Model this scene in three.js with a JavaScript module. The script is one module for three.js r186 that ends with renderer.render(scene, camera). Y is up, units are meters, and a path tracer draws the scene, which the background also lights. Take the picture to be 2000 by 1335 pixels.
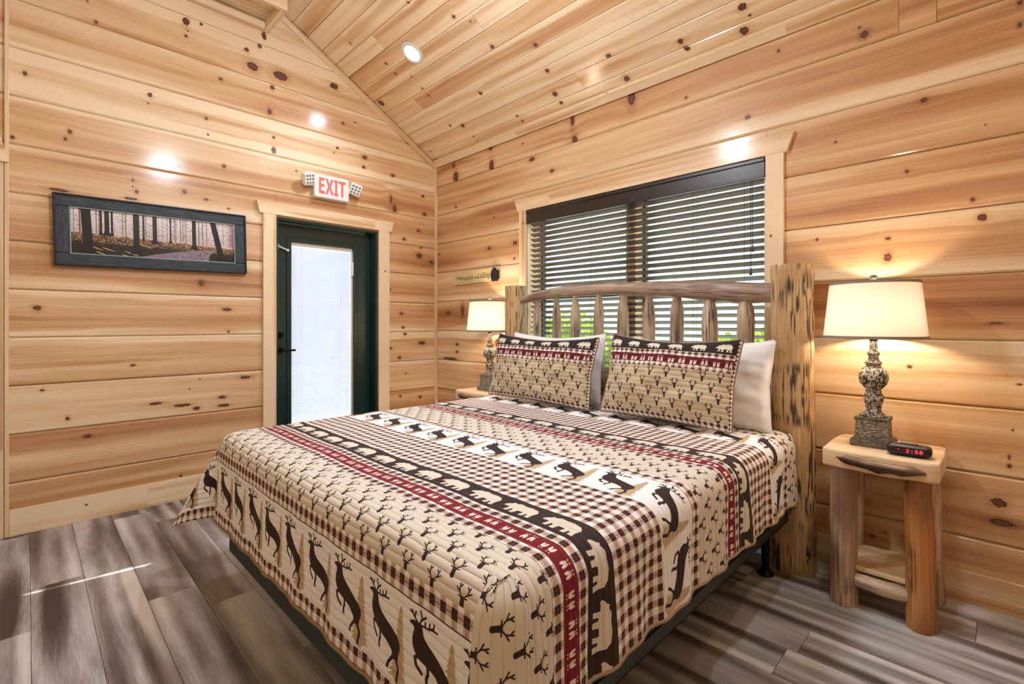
import * as THREE from 'three';
import { mergeGeometries, mergeVertices } from 'three/addons/utils/BufferGeometryUtils.js';
import { RoundedBoxGeometry } from 'three/addons/geometries/RoundedBoxGeometry.js';
import { TextGeometry } from 'three/addons/geometries/TextGeometry.js';
import { FontLoader } from 'three/addons/loaders/FontLoader.js';
import { RectAreaLightUniformsLib } from 'three/addons/lights/RectAreaLightUniformsLib.js';

// ---------------------------------------------------------------- camera, sky, sun, exposure
RectAreaLightUniformsLib.init();
const scene = new THREE.Scene();
const renderer = new THREE.WebGLRenderer({ antialias: true });
renderer.toneMapping = THREE.LinearToneMapping;
renderer.toneMappingExposure = 1.0;
renderer.shadowMap.enabled = true;
const FOCAL = 946;                                             // pixels of a 2000 x 1335 frame
const camera = new THREE.PerspectiveCamera(2 * Math.atan(667.5 / FOCAL) * 180 / Math.PI, 2000 / 1335, 0.02, 200);
camera.position.set(3.932, 1.2, 2.869);
camera.lookAt(3.932 - 1, 1.2, 2.869 - 1);
camera.setViewOffset(2000, 1335, 0, 36.5, 2000, 1335);          // a lens shifted so that uprights stay upright
scene.background = new THREE.Color(0.80, 0.93, 1.0).multiplyScalar(1.7);   // bright hazy day
const sun = new THREE.DirectionalLight(0xfff6ec, 24);
sun.position.set(1.25, 6.7, -10);
sun.target.position.set(0, 0, 0);
sun.castShadow = true;
sun.shadow.radius = 0.6;
Object.assign(sun.shadow.camera, { left: -8, right: 8, top: 8, bottom: -8, near: 0.5, far: 40 });
sun.shadow.mapSize.set(2048, 2048);
scene.add(sun, sun.target);

// ---------------------------------------------------------------- helpers
const R0 = (s) => () => { s = (s + 0x6d2b79f5) | 0; let t = Math.imul(s ^ (s >>> 15), 1 | s); t = (t + Math.imul(t ^ (t >>> 7), 61 | t)) ^ t; return ((t ^ (t >>> 14)) >>> 0) / 4294967296; };
const rnd = R0(77);
const nonIdx = (g) => g.index ? g.toNonIndexed() : g;
const V3 = (x, y, z) => new THREE.Vector3(x, y, z);
const lerp = (a, b, t) => a + (b - a) * t, clamp = (x, a = 0, b = 1) => Math.min(b, Math.max(a, x));
const sstep = (a, b, x) => { const t = clamp((x - a) / (b - a)); return t * t * (3 - 2 * t); };
const HASH = new Float32Array(65536); { const r = R0(5); for (let i = 0; i < 65536; i++) HASH[i] = r(); }
function vn(x, y) {                                               // value noise, 0..1
  const xi = Math.floor(x), yi = Math.floor(y), fx = x - xi, fy = y - yi, u = fx * fx * (3 - 2 * fx), v = fy * fy * (3 - 2 * fy);
  const a = ((xi & 255) << 8), b = (((xi + 1) & 255) << 8), c = yi & 255, d = (yi + 1) & 255;
  const p = HASH[a | c], q = HASH[b | c], r = HASH[a | d], s = HASH[b | d];
  return (p + (q - p) * u) * (1 - v) + (r + (s - r) * u) * v;
}
const fbm = (x, y, n = 3) => { let s = 0, a = 0.5, t = 0; for (let i = 0; i < n; i++) { s += a * vn(x, y); t += a; a *= 0.5; x = x * 2.03 + 17.3; y = y * 2.03 + 5.1; } return s / t; };
function dataTex(w, h, data, srgb = true) {
  const t = new THREE.DataTexture(data, w, h, THREE.RGBAFormat);
  t.magFilter = THREE.LinearFilter; t.minFilter = THREE.LinearMipmapLinearFilter; t.generateMipmaps = true;
  t.wrapS = t.wrapT = THREE.RepeatWrapping;
  if (srgb) t.colorSpace = THREE.SRGBColorSpace;
  t.needsUpdate = true;
  return t;
}
function canvasTex(w, h, draw, srgb = true) {
  const c = document.createElement('canvas'); c.width = w; c.height = h;
  draw(c.getContext('2d'), w, h);
  const t = new THREE.CanvasTexture(c);
  t.wrapS = t.wrapT = THREE.RepeatWrapping;
  if (srgb) t.colorSpace = THREE.SRGBColorSpace;
  return t;
}
function noiseTex(n, f) { const d = new Uint8Array(n * n * 4); for (let y = 0, o = 0; y < n; y++) for (let x = 0; x < n; x++, o += 4) { const v = 255 * clamp(f(x / n, y / n)); d[o] = d[o + 1] = d[o + 2] = v; d[o + 3] = 255; } return dataTex(n, n, d, false); }
const taken = new Map();
const numbered = (name) => { const k = taken.get(name) ?? 0; taken.set(name, k + 1); return k ? name + '_' + String(k).padStart(3, '0') : name; };
function mesh(name, geo, mat, parent) {
  const m = new THREE.Mesh(geo, mat);
  m.name = parent ? name : numbered(name);
  m.castShadow = m.receiveShadow = true;
  (parent ?? scene).add(m);
  return m;
}
function thing(name, label, category, pos = [0, 0, 0], turn = 0, group) {
  const g = new THREE.Group(); g.name = numbered(name); g.position.set(...pos); g.rotation.y = turn;
  g.userData = { label, category }; if (group) g.userData.group = group;
  scene.add(g); return g;
}
function structure(name, label, category) { const g = new THREE.Group(); g.name = name; g.userData = { kind: 'structure', label, category }; scene.add(g); return g; }
function tag(o, label, category, group) { Object.assign(o.userData, { label, category }); if (group) o.userData.group = group; return o; }
function dup(o, pos, label) { const c = o.clone(); c.name = numbered(o.name.replace(/_\d{3}$/, '')); c.userData = { ...o.userData, label: label ?? o.userData.label }; c.position.set(...pos); scene.add(c); return c; }
// a box from corner to corner, uv in metres with the grain along its longest side
function uvMetres(g, along) {
  g.computeBoundingBox();
  const p = g.attributes.position, n = g.attributes.normal, uv = new Float32Array(p.count * 2), s = new THREE.Vector3(); g.boundingBox.getSize(s);
  const L = along ?? (s.x >= s.y && s.x >= s.z ? 0 : s.y >= s.z ? 1 : 2), sh = (g.userData.shift ??= rnd() * 7);
  for (let i = 0; i < p.count; i++) {
    const q = [p.getX(i), p.getY(i), p.getZ(i)], a = [Math.abs(n.getX(i)), Math.abs(n.getY(i)), Math.abs(n.getZ(i))];
    const k = a[0] > a[1] && a[0] > a[2] ? 0 : a[1] > a[2] ? 1 : 2, o = [0, 1, 2].filter((j) => j !== k);
    const [e, f] = o.includes(L) ? [L, o.find((j) => j !== L)] : o;
    uv[2 * i] = q[e] + sh; uv[2 * i + 1] = q[f] + sh * 0.37 + k * 0.21;
  }
  g.setAttribute('uv', new THREE.BufferAttribute(uv, 2));
  return g;
}
const box = (x0, y0, z0, x1, y1, z1, r = 0.002, along) => {
  const w = x1 - x0, h = y1 - y0, d = z1 - z0, q = Math.min(r, w / 2.1, h / 2.1, d / 2.1);
  const g = q > 0.0004 ? new RoundedBoxGeometry(w, h, d, 1, q) : new THREE.BoxGeometry(w, h, d);
  g.translate((x0 + x1) / 2, (y0 + y1) / 2, (z0 + z1) / 2);
  return uvMetres(g.index ? g.toNonIndexed() : g, along);
};
const merge = (list) => mergeGeometries(list.map((g) => { const q = g.index ? g.toNonIndexed() : g; for (const k of Object.keys(q.attributes)) if (!['position', 'normal', 'uv'].includes(k)) q.deleteAttribute(k); return q; }));
const extrude = (pts, depth, bevel = 0) => { const s = new THREE.Shape(pts.map((p) => new THREE.Vector2(p[0], p[1]))); return new THREE.ExtrudeGeometry(s, { depth, bevelEnabled: bevel > 0, bevelSize: bevel, bevelThickness: bevel, bevelSegments: 2, curveSegments: 8 }); };
// a log: a tube of changing radius along a path, knobbly; uv.x once round, uv.y in metres
function logGeo(pts, radii, { seg = 18, rough = 0.05, seed = 1, square = 0, capBevel = 0.12 } = {}) {
  const curve = new THREE.CatmullRomCurve3(pts.map((p) => V3(...p)));
  const L = curve.getLength(), n = Math.max(6, Math.round(L / 0.035)), pos = [], uv = [], idx = [], ref = V3(0.13, 0.21, 0.97);
  const ring = (t, scale) => {
    const c = curve.getPointAt(t), T = curve.getTangentAt(t), A = ref.clone().cross(T).normalize(), B = T.clone().cross(A);
    const k = t * (radii.length - 1), i = Math.min(radii.length - 2, Math.floor(k)), r0 = lerp(radii[i], radii[i + 1], k - i) * scale;
    for (let j = 0; j <= seg; j++) {
      const th = j / seg * Math.PI * 2, ca = Math.cos(th), sa = Math.sin(th);
      const jj = j % seg, w = 1 + rough * (2 * vn(seed * 13.7 + Math.cos(jj / seg * 6.2832) * 1.4 + 9, t * L * 7 + Math.sin(jj / seg * 6.2832) * 1.4 + seed) - 1) + rough * 0.5 * (2 * vn(seed + jj * 0.9, t * L * 22) - 1);
      const sq = square ? 1 / Math.pow(Math.pow(Math.abs(ca), 2 + square) + Math.pow(Math.abs(sa), 2 + square), 1 / (2 + square)) : 1;
      const p = c.clone().addScaledVector(A, ca * r0 * w * sq).addScaledVector(B, sa * r0 * w * sq);
      pos.push(p.x, p.y, p.z); uv.push(j / seg, t * L + seed * 0.371);
    }
  };
  const ts = [0, 0]; for (let i = 1; i < n; i++) ts.push(i / n); ts.push(1, 1);
  ts.forEach((t, i) => ring(t, i === 0 || i === ts.length - 1 ? 1 - capBevel : 1));
  for (let i = 0; i < ts.length - 1; i++) for (let j = 0; j < seg; j++) { const a = i * (seg + 1) + j, b = a + seg + 1; idx.push(a, a + 1, b, b, a + 1, b + 1); }
  for (const e of [0, ts.length - 1]) {
    const c = pos.length / 3, p = curve.getPointAt(e ? 1 : 0); pos.push(p.x, p.y, p.z); uv.push(0.5, (e ? L : 0) + seed * 0.371);
    for (let j = 0; j < seg; j++) { const a = e * (seg + 1) + j; e ? idx.push(a, a + 1, c) : idx.push(a + 1, a, c); }
  }
  const g = new THREE.BufferGeometry();
  g.setAttribute('position', new THREE.Float32BufferAttribute(pos, 3)); g.setAttribute('uv', new THREE.Float32BufferAttribute(uv, 2)); g.setIndex(idx);
  g.computeVertexNormals();
  // close the shading seam round the log
  const nrm = g.attributes.normal;
  for (let i = 0; i < ts.length; i++) { const a = i * (seg + 1), b = a + seg, m = V3(nrm.getX(a) + nrm.getX(b), nrm.getY(a) + nrm.getY(b), nrm.getZ(a) + nrm.getZ(b)).normalize(); nrm.setXYZ(a, m.x, m.y, m.z); nrm.setXYZ(b, m.x, m.y, m.z); }
  return g;
}
const lathe = (pts, seg = 40) => new THREE.LatheGeometry(pts.map((p) => new THREE.Vector2(p[0], p[1])), seg);
const cyl = (r0, r1, h, seg = 20) => new THREE.CylinderGeometry(r0, r1, h, seg);
const std = (o) => new THREE.MeshStandardMaterial(o), phys = (o) => new THREE.MeshPhysicalMaterial(o);

// ---------------------------------------------------------------- pine boards: grain, heartwood and knots
const PINE = [[241, 220, 185], [221, 185, 140], [197, 150, 103], [165, 114, 75], [128, 82, 52]];
function paintWood({ w, h, a0, b0, a1, b1, pieces, knots }) {
  const d = new Uint8Array(w * h * 4).fill(255), sa = (a1 - a0) / w, sb = (b1 - b0) / h;
  pieces.forEach((pc, pi) => {
    const r = R0(pc.seed ?? 900 + pi * 31), base = (pc.tone ?? 0.25 + 1.2 * r()), hc = lerp(pc.b0, pc.b1, 0.2 + 0.6 * r()), hw = (pc.b1 - pc.b0) * (0.22 + 0.25 * r()), hk = 0.25 + 0.75 * r();
    const sapT = r() < (base > 1.1 ? 0.1 : 0.45) ? 0.02 + 0.07 * r() : 0, sapB = r() < (base > 1.1 ? 0.15 : 0.45) ? 0.02 + 0.07 * r() : 0, ox = r() * 90, oy = r() * 90, ac = lerp(pc.a0, pc.a1, r()), cath = 0.5 + r();
    const ks = [];
    for (let i = 0; i < knots.length; i += 4) if (knots[i] > pc.a0 - 0.05 && knots[i] < pc.a1 + 0.05 && knots[i + 1] > pc.b0 - 0.01 && knots[i + 1] < pc.b1 + 0.01) ks.push([knots[i], knots[i + 1], knots[i + 2], knots[i + 3], r()]);
    const x0 = Math.max(0, Math.floor((pc.a0 - a0) / sa)), x1 = Math.min(w, Math.ceil((pc.a1 - a0) / sa)), y0 = Math.max(0, Math.floor((pc.b0 - b0) / sb)), y1 = Math.min(h, Math.ceil((pc.b1 - b0) / sb));
    for (let y = y0; y < y1; y++) for (let x = x0; x < x1; x++) {
      const a = a0 + (x + 0.5) * sa, b = b0 + (y + 0.5) * sb;
      let wb = 0, knot = 0, halo = 0, tone = 0;
      for (let i = 0; i < ks.length; i++) {
        const k = ks[i], da = a - k[0], db = b - k[1], ra = k[2], rb = k[3], fa = Math.abs(da) / (5 * ra + 0.03);
        if (fa > 2.2) continue;
        const g = Math.exp(-fa * fa * 2), ab = Math.abs(db);
        if (ab < 9 * rb + 0.03) wb -= g * rb * 1.3 * db / (ab + rb * 0.8) * Math.exp(-ab / (3.5 * rb + 0.012));
        const wob = 0.8 + 0.4 * vn(a * 160 + ox, b * 160 + oy), q = Math.sqrt((da / ra) ** 2 + (db / rb) ** 2) * wob;
        if (q < 1) { knot = Math.max(knot, sstep(1.02, 0.82, q)); tone = Math.max(tone, 0.35 + 0.65 * sstep(0.35, 1, q)); }
        if (q < 3) halo = Math.max(halo, 0.55 * sstep(2.6, 1, q));
        halo = Math.max(halo, 0.5 * Math.exp(-((db / (rb * 0.55 + 0.001)) ** 2)) * Math.exp(-Math.abs(da) / (3.2 * ra)));
      }
      const bb = b + wb, wav = 0.02 * (vn(a * 0.7 + ox, oy) - 0.5) + 0.012 * (vn(a * 2.1 + oy, ox) - 0.5);
      const hb = (bb + wav - hc) / hw, curve = (a - ac) * (a - ac) * 0.02 * cath;
      const low = fbm(a * 0.55 + ox, (bb + wav) * 11 + oy, 3), mid = vn(a * 1.3 + oy, (bb + wav * 2) * 48 + ox), fine = vn(a * 7 + ox, bb * 330 + oy), fine2 = vn(a * 22 + oy, bb * 700);
      const ring = Math.sin((Math.abs(bb + wav - hc) + curve) * 330 + 5 * vn(a * 0.8 + ox, bb * 9 + oy));
      let t = base + hk * Math.exp(-hb * hb) - 0.35 + (low - 0.5) * 2.7 + (mid - 0.5) * 0.55 + ring * 0.10 + (fine - 0.5) * 0.30 + (fine2 - 0.5) * 0.16;
      const streak = sstep(0.62, 0.85, vn(a * 0.8 + oy * 2, bb * 22 + ox)) * 0.75; t += streak - 0.5 * sstep(0.66, 0.85, vn(a * 0.6 + ox * 2, bb * 15 + oy));
      const sw = 0.05 * (vn(a * 0.9 + ox, 3.3 + oy) - 0.5) + 0.016 * (vn(a * 5 + oy, bb * 20) - 0.5);
      if (sapT) t -= 1.1 * sstep(sapT + 0.012, sapT - 0.012, pc.b1 - b + sw + wb); if (sapB) t -= 1.1 * sstep(sapB + 0.012, sapB - 0.012, b - pc.b0 + sw - wb);
      t = clamp(t + 0.2 + halo * 1.5, 0, 3.999);
      const i = t | 0, f = t - i, c = PINE[i], e = PINE[i + 1], o = (y * w + x) * 4;
      let R = c[0] + (e[0] - c[0]) * f, G = c[1] + (e[1] - c[1]) * f, B = c[2] + (e[2] - c[2]) * f;
      if (knot > 0) { const kr = lerp(138, 62, tone), kg = lerp(74, 32, tone), kb = lerp(44, 22, tone); R = lerp(R, kr, knot); G = lerp(G, kg, knot); B = lerp(B, kb, knot); }
      d[o] = R; d[o + 1] = G; d[o + 2] = B;
    }
  });
  return dataTex(w, h, d);
}
const peel = noiseTex(256, (u, v) => { let s = 0; for (const [f, k] of [[24, 0.5], [60, 0.3], [110, 0.2]]) { const x = u * f, y = v * f; s += k * lerp(lerp(vn(x, y), vn(x - f, y), u), lerp(vn(x, y - f), vn(x - f, y - f), u), v); } return s; });
const lacquer = (map, repeat, more = {}) => { const b = peel.clone(); b.repeat.set(repeat[0], repeat[1]); b.needsUpdate = true; return phys({ map, roughness: 0.55, clearcoat: 0.55, clearcoatRoughness: 0.17, bumpMap: b, bumpScale: 0.001, ...more }); };
// one board: a front with bevelled long edges; f maps (along, across, outward) to the room
function boardGeo(pc, f, T, uvf, flip) {
  const c = T < 0.02 ? 0.004 : Math.min(0.009, (pc.b1 - pc.b0) / 5), g = 0.0012, e = 0.0008, pos = [], uv = [];
  const rows = [[pc.b0 + g, -T], [pc.b0 + g, -c], [pc.b0 + g + c, 0], [pc.b1 - g - c, 0], [pc.b1 - g, -c], [pc.b1 - g, -T]];
  const lo = pc.lo ?? (() => pc.a0), hi = pc.hi ?? (() => pc.a1);
  const P = (b, d, s) => { const a = s ? hi(b) - e : lo(b) + e; return [f(a, b, d), uvf(a, b)]; };
  const tri = (...q) => { if (flip) [q[1], q[2]] = [q[2], q[1]]; for (const [p, t] of q) { pos.push(...p); uv.push(...t); } };
  for (let i = 0; i < rows.length; i++) {
    const [r, s] = [rows[i], rows[(i + 1) % rows.length]], A = P(r[0], r[1], 0), B = P(r[0], r[1], 1), C = P(s[0], s[1], 1), D = P(s[0], s[1], 0);
    tri(A, B, C); tri(A, C, D);
  }
  for (const s of [0, 1]) for (let i = 1; i < rows.length - 1; i++) { const q = [P(...rows[0], s), P(...rows[i], s), P(...rows[i + 1], s)]; if (s) tri(q[0], q[1], q[2]); else tri(q[0], q[2], q[1]); }
  const geo = new THREE.BufferGeometry();
  geo.setAttribute('position', new THREE.Float32BufferAttribute(pos, 3)); geo.setAttribute('uv', new THREE.Float32BufferAttribute(uv, 2));
  geo.computeVertexNormals();
  return geo;
}
// rows of boards cut round openings [a0, a1, b0, b1]
function layBoards(rows, a0, a1, openings, joints = {}, tones = []) {
  const out = [];
  rows.forEach(([b0, b1], k) => {
    let spans = [[a0, a1]];
    for (const j of joints[k] ?? []) spans = spans.flatMap(([s, e]) => j > s + 0.05 && j < e - 0.05 ? [[s, j], [j, e]] : [[s, e]]);
    for (const [s, e] of spans) {
      let todo = [[s, e, b0, b1]];
      for (const [oa0, oa1, ob0, ob1] of openings) todo = todo.flatMap(([x0, x1, y0, y1]) => {
        if (x1 <= oa0 || x0 >= oa1 || y1 <= ob0 || y0 >= ob1) return [[x0, x1, y0, y1]];
        const r = [];
        if (x0 < oa0) r.push([x0, oa0, y0, y1]);
        if (x1 > oa1) r.push([oa1, x1, y0, y1]);
        const m0 = Math.max(x0, oa0), m1 = Math.min(x1, oa1);
        if (y0 < ob0 - 0.01) r.push([m0, m1, y0, ob0]);
        if (y1 > ob1 + 0.01) r.push([m0, m1, ob1, y1]);
        return r;
      });
      for (const [x0, x1, y0, y1] of todo) out.push({ a0: x0, a1: x1, b0: y0, b1: y1, tone: tones[k], seed: 500 + k * 77 + Math.round(s * 10) * 3 });
    }
  });
  return out;
}
const KNOT_L = [2.57,3.06,0.009,0.01,2.61,3.17,0.005,0.005,2.1,3.27,0.021,0.027,2.01,3.29,0.011,0.01,2.1,3.17,0.01,0.011,2.09,3.21,0.005,0.005,1.72,3.23,0.017,0.016,1.6,3.38,0.018,0.03,1.63,3.29,0.018,0.016,1.68,3.12,0.039,0.032,1.48,3.12,0.054,0.033,1.05,3.19,0.037,0.024,1.54,3.01,0.017,0.016,1.89,2.95,0.012,0.011,1.56,2.82,0.016,0.021,0.97,2.9,0.013,0.011,0.86,2.94,0.009,0.006,2.3,2.7,0.014,0.015,2.31,2.64,0.005,0.005,1.98,2.64,0.01,0.01,1.97,2.53,0.008,0.008,2.88,2.63,0.01,0.012,2.69,2.35,0.011,0.013,2.71,2.3,0.008,0.009,2.93,2.25,0.009,0.01,1.53,2.63,0.011,0.01,1.53,2.53,0.018,0.025,1.02,2.68,0.013,0.01,1.05,2.63,0.007,0.005,2.15,2.27,0.014,0.015,1.87,2.33,0.013,0.013,1.36,2.41,0.007,0.006,2.39,2.12,0.008,0.009,2.37,2.05,0.011,0.012,2.11,2.1,0.013,0.013,2.39,2.08,0.004,0.005,1.98,2.07,0.013,0.008,1.84,2.03,0.008,0.007,2.74,1.99,0.047,0.009,2.4,2,0.037,0.008,2.01,1.48,0.018,0.018,2.83,1.29,0.018,0.014,1.85,1.3,0.031,0.011,1.84,1.14,0.008,0.008,2.39,0.93,0.014,0.007,2.81,0.81,0.01,0.007,2.7,0.63,0.01,0.012,2.08,0.75,0.005,0.004,2.02,0.81,0.005,0.004,1.73,0.8,0.037,0.011,2.27,0.67,0.039,0.009,2.12,0.64,0.053,0.01,2.04,0.61,0.021,0.013,1.88,0.67,0.025,0.011,1.87,0.61,0.039,0.011,2.61,0.51,0.018,0.01,2.62,0.08,0.008,0.01,2.33,0.07,0.012,0.012,2.13,0.16,0.008,0.009,0.21,2.09,0.016,0.012,0.37,1.99,0.018,0.013,0.2,1.85,0.033,0.024,0.18,1.93,0.012,0.009,0.06,1.8,0.026,0.013,0.4,1.29,0.018,0.013,0.38,1.16,0.015,0.012,0.36,1.1,0.018,0.013,0.17,1.01,0.037,0.018,0.51,0.97,0.015,0.011,0.42,0.88,0.018,0.013,0.35,0.73,0.01,0.007,0.41,0.52,0.013,0.01,0.19,0.49,0.018,0.013,0.52,1.51,0.011,0.008,1.02,2.68,0.014,0.011,0.77,2.66,0.022,0.017,0.78,2.57,0.016,0.012,0.49,2.56,0.02,0.015,0.97,2.9,0.009,0.008,0.33,2.9,0.016,0.012,0.16,2.43,0.016,0.012,0.14,2.26,0.021,0.015,0.51,2.34,0.011,0.033,0.47,2.26,0.019,0.029];
const KNOT_R = [0.31,2.59,0.038,0.045,0.28,2.7,0.022,0.021,0.81,2.58,0.03,0.05,0.8,2.74,0.028,0.028,1.19,2.67,0.01,0.006,1.23,2.75,0.03,0.009,1.7,2.73,0.018,0.06,1.72,2.56,0.024,0.032,2.2,2.71,0.027,0.048,2.58,2.59,0.009,0.008,1.29,2.52,0.031,0.017,1.5,2.38,0.02,0.013,0.31,2.3,0.016,0.009,0.84,2.12,0.011,0.006,1.75,2.21,0.008,0.006,1.42,2.2,0.007,0.005,3.11,2.77,0.012,0.018,3.1,2.67,0.008,0.009,3.48,2.6,0.017,0.017,3.46,2.64,0.006,0.006,2.58,2.59,0.009,0.007,2.94,2.36,0.014,0.012,3.7,2.21,0.011,0.01,3.36,2.11,0.006,0.005,3.9,2.04,0.003,0.004,4,2.51,0.008,0.009,4,2.42,0.007,0.009,3.64,1.9,0.007,0.008,3.86,1.73,0.007,0.009,3.89,1.65,0.016,0.015,3.28,1.63,0.006,0.007,3.57,1.6,0.011,0.008,3.57,1.51,0.015,0.021,3.65,1,0.009,0.008,3.98,0.76,0.004,0.005,3.97,0.65,0.005,0.006,4,0.95,0.01,0.004,3.93,1.2,0.021,0.005,3.97,0.64,0.004,0.005,3.97,0.61,0.007,0.009,3.94,0.45,0.024,0.019,3.95,0.37,0.041,0.015,3.51,0.18,0.011,0.008,3.56,0.21,0.005,0.005,3.79,0.1,0.007,0.008,3.8,0.08,0.005,0.006,0.78,1.86,0.023,0.013,1.1,1.87,0.025,0.015,1.09,1.74,0.013,0.008,0.05,1.88,0.017,0.009,0.19,1.3,0.029,0.015,0.41,1.32,0.021,0.051,0.33,1,0.024,0.013,0.33,0.93,0.022,0.011,0.89,1.03,0.031,0.043,0.94,0.97,0.022,0.009,0.22,0.86,0.11,0.014];
const KNOT_C = [1.36,0.98,0.014,0.014,1.47,0.69,0.016,0.016,1.77,0.56,0.014,0.014,1.1,0.44,0.016,0.016,1.73,0.37,0.016,0.016,2.18,0.28,0.018,0.018,0.51,0.99,0.011,0.011,0.51,0.89,0.011,0.011,0.63,0.69,0.009,0.009,0.63,0.62,0.01,0.01,0.09,0.76,0.029,0.029,0.57,0.31,0.011,0.011,0.69,0.26,0.017,0.017,1.25,0.15,0.011,0.011,1.26,0.09,0.01,0.01,1.67,0.19,0.02,0.02,1.67,0.11,0.015,0.015,2.21,0.09,0.021,0.021,2.62,0.18,0.016,0.016,2.63,0.13,0.012,0.012,0.1,0.16,0.008,0.008,0.07,0.06,0.009,0.009,0.63,0.81,0.007,0.007,1.12,1.21,0.009,0.009,0.36,1.25,0.008,0.008,1.45,0.9,0.006,0.006,0.7,0.13,0.007,0.007,0.7,0.08,0.006,0.006,2.98,0.22,0.021,0.021,2.95,0.09,0.023,0.023,2.62,0.18,0.016,0.016,2.64,0.12,0.014,0.014,3,0.16,0.007,0.007];

// ---------------------------------------------------------------- the room
const EAVE = 2.766, PITCH = 0.573, RIDGE = 1.86, DEEP = 3.72, LONG = 4.4, SIDE = 2.945;
const TH = Math.atan(PITCH), CT = Math.cos(TH), ST = Math.sin(TH), SLOPE = RIDGE / CT;
const coreMat = std({ color: 0x8a6a48, roughness: 0.9 });
const DOOR = [0.643, 1.517, -1, 2.022], WIN = [1.24, 3.04, 0.72, 2.115];
const range = (b0, step, n, first) => { const r = first ? [[first, b0]] : []; for (let i = 0; i < n; i++) r.push([b0 + i * step, b0 + (i + 1) * step]); return r; };
function boards(parent, pieces, f, T, uvf, flip, mat) { for (const pc of pieces) mesh('plank', boardGeo(pc, f, T, uvf, flip), mat, parent); }

// gable wall with the door
const wallLeft = structure('wall_left', 'pine plank gable wall with the green door', 'wall');
{
  const s = new THREE.Shape([[0, 0], [DOOR[0], 0], [DOOR[0], DOOR[3]], [DOOR[1], DOOR[3]], [DOOR[1], 0], [DEEP, 0], [DEEP, EAVE], [RIDGE, EAVE + PITCH * RIDGE], [0, EAVE]].map((p) => new THREE.Vector2(...p)));
  const g = new THREE.ExtrudeGeometry(s, { depth: 0.2, bevelEnabled: false }); g.rotateY(-Math.PI / 2); g.translate(-0.022, 0, 0);
  mesh('wall_core', g, coreMat, wallLeft);
  const rows = range(0.295, 0.2745, 13, 0.02);
  const pieces = layBoards(rows, 0, DEEP, [DOOR], {}, [1.5, 1.35, 0.55, 0.75, 0.7, 1.15, 1.2, 0.75, 1.1, 0.55, 0.6, 0.35, 0.3, 0.3]).filter((p) => p.b0 < EAVE + PITCH * RIDGE - 0.02);
  for (const p of pieces) {
    p.b1 = Math.min(p.b1, EAVE + PITCH * RIDGE - 0.01);
    const a0 = p.a0, a1 = p.a1;
    p.lo = (b) => Math.max(a0, (b - EAVE) / PITCH); p.hi = (b) => Math.min(a1, DEEP - (b - EAVE) / PITCH);
  }
  const map = paintWood({ w: 2048, h: 2048, a0: 0, b0: 0, a1: DEEP, b1: 3.84, pieces, knots: KNOT_L });
  boards(wallLeft, pieces, (a, b, d) => [d, b, a], 0.02, (a, b) => [a / DEEP, b / 3.84], true, lacquer(map, [9, 11]));
}
// wall with the window, behind the bed
const wallRight = structure('wall_right', 'pine plank wall with the window behind the bed', 'wall');
{
  const s = new THREE.Shape([[-0.222, 0], [LONG + 0.2, 0], [LONG + 0.2, EAVE + 0.1], [-0.222, EAVE + 0.1]].map((p) => new THREE.Vector2(...p)));
  s.holes.push(new THREE.Path([[WIN[0], WIN[2]], [WIN[0], WIN[3]], [WIN[1], WIN[3]], [WIN[1], WIN[2]]].map((p) => new THREE.Vector2(...p))));
  const g = new THREE.ExtrudeGeometry(s, { depth: 0.2, bevelEnabled: false }); g.translate(0, 0, -0.222);
  mesh('wall_core', g, coreMat, wallRight);
  const rows = range(0.277, 0.2838, 9, 0.02);
  rows[rows.length - 1][1] = EAVE;
  const pieces = layBoards(rows, 0, LONG, [WIN], { 9: [3.61, 3.744] }, [1.25, 1.45, 0.85, 0.75, 1.75, 0.65, 1.25, 1.15, 1.15, 1.5]);
  const map = paintWood({ w: 2048, h: 1290, a0: 0, b0: 0, a1: LONG, b1: EAVE, pieces, knots: KNOT_R });
  boards(wallRight, pieces, (a, b, d) => [a, b, d], 0.02, (a, b) => [a / LONG, b / EAVE], false, lacquer(map, [13, 8]));
}
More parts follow.
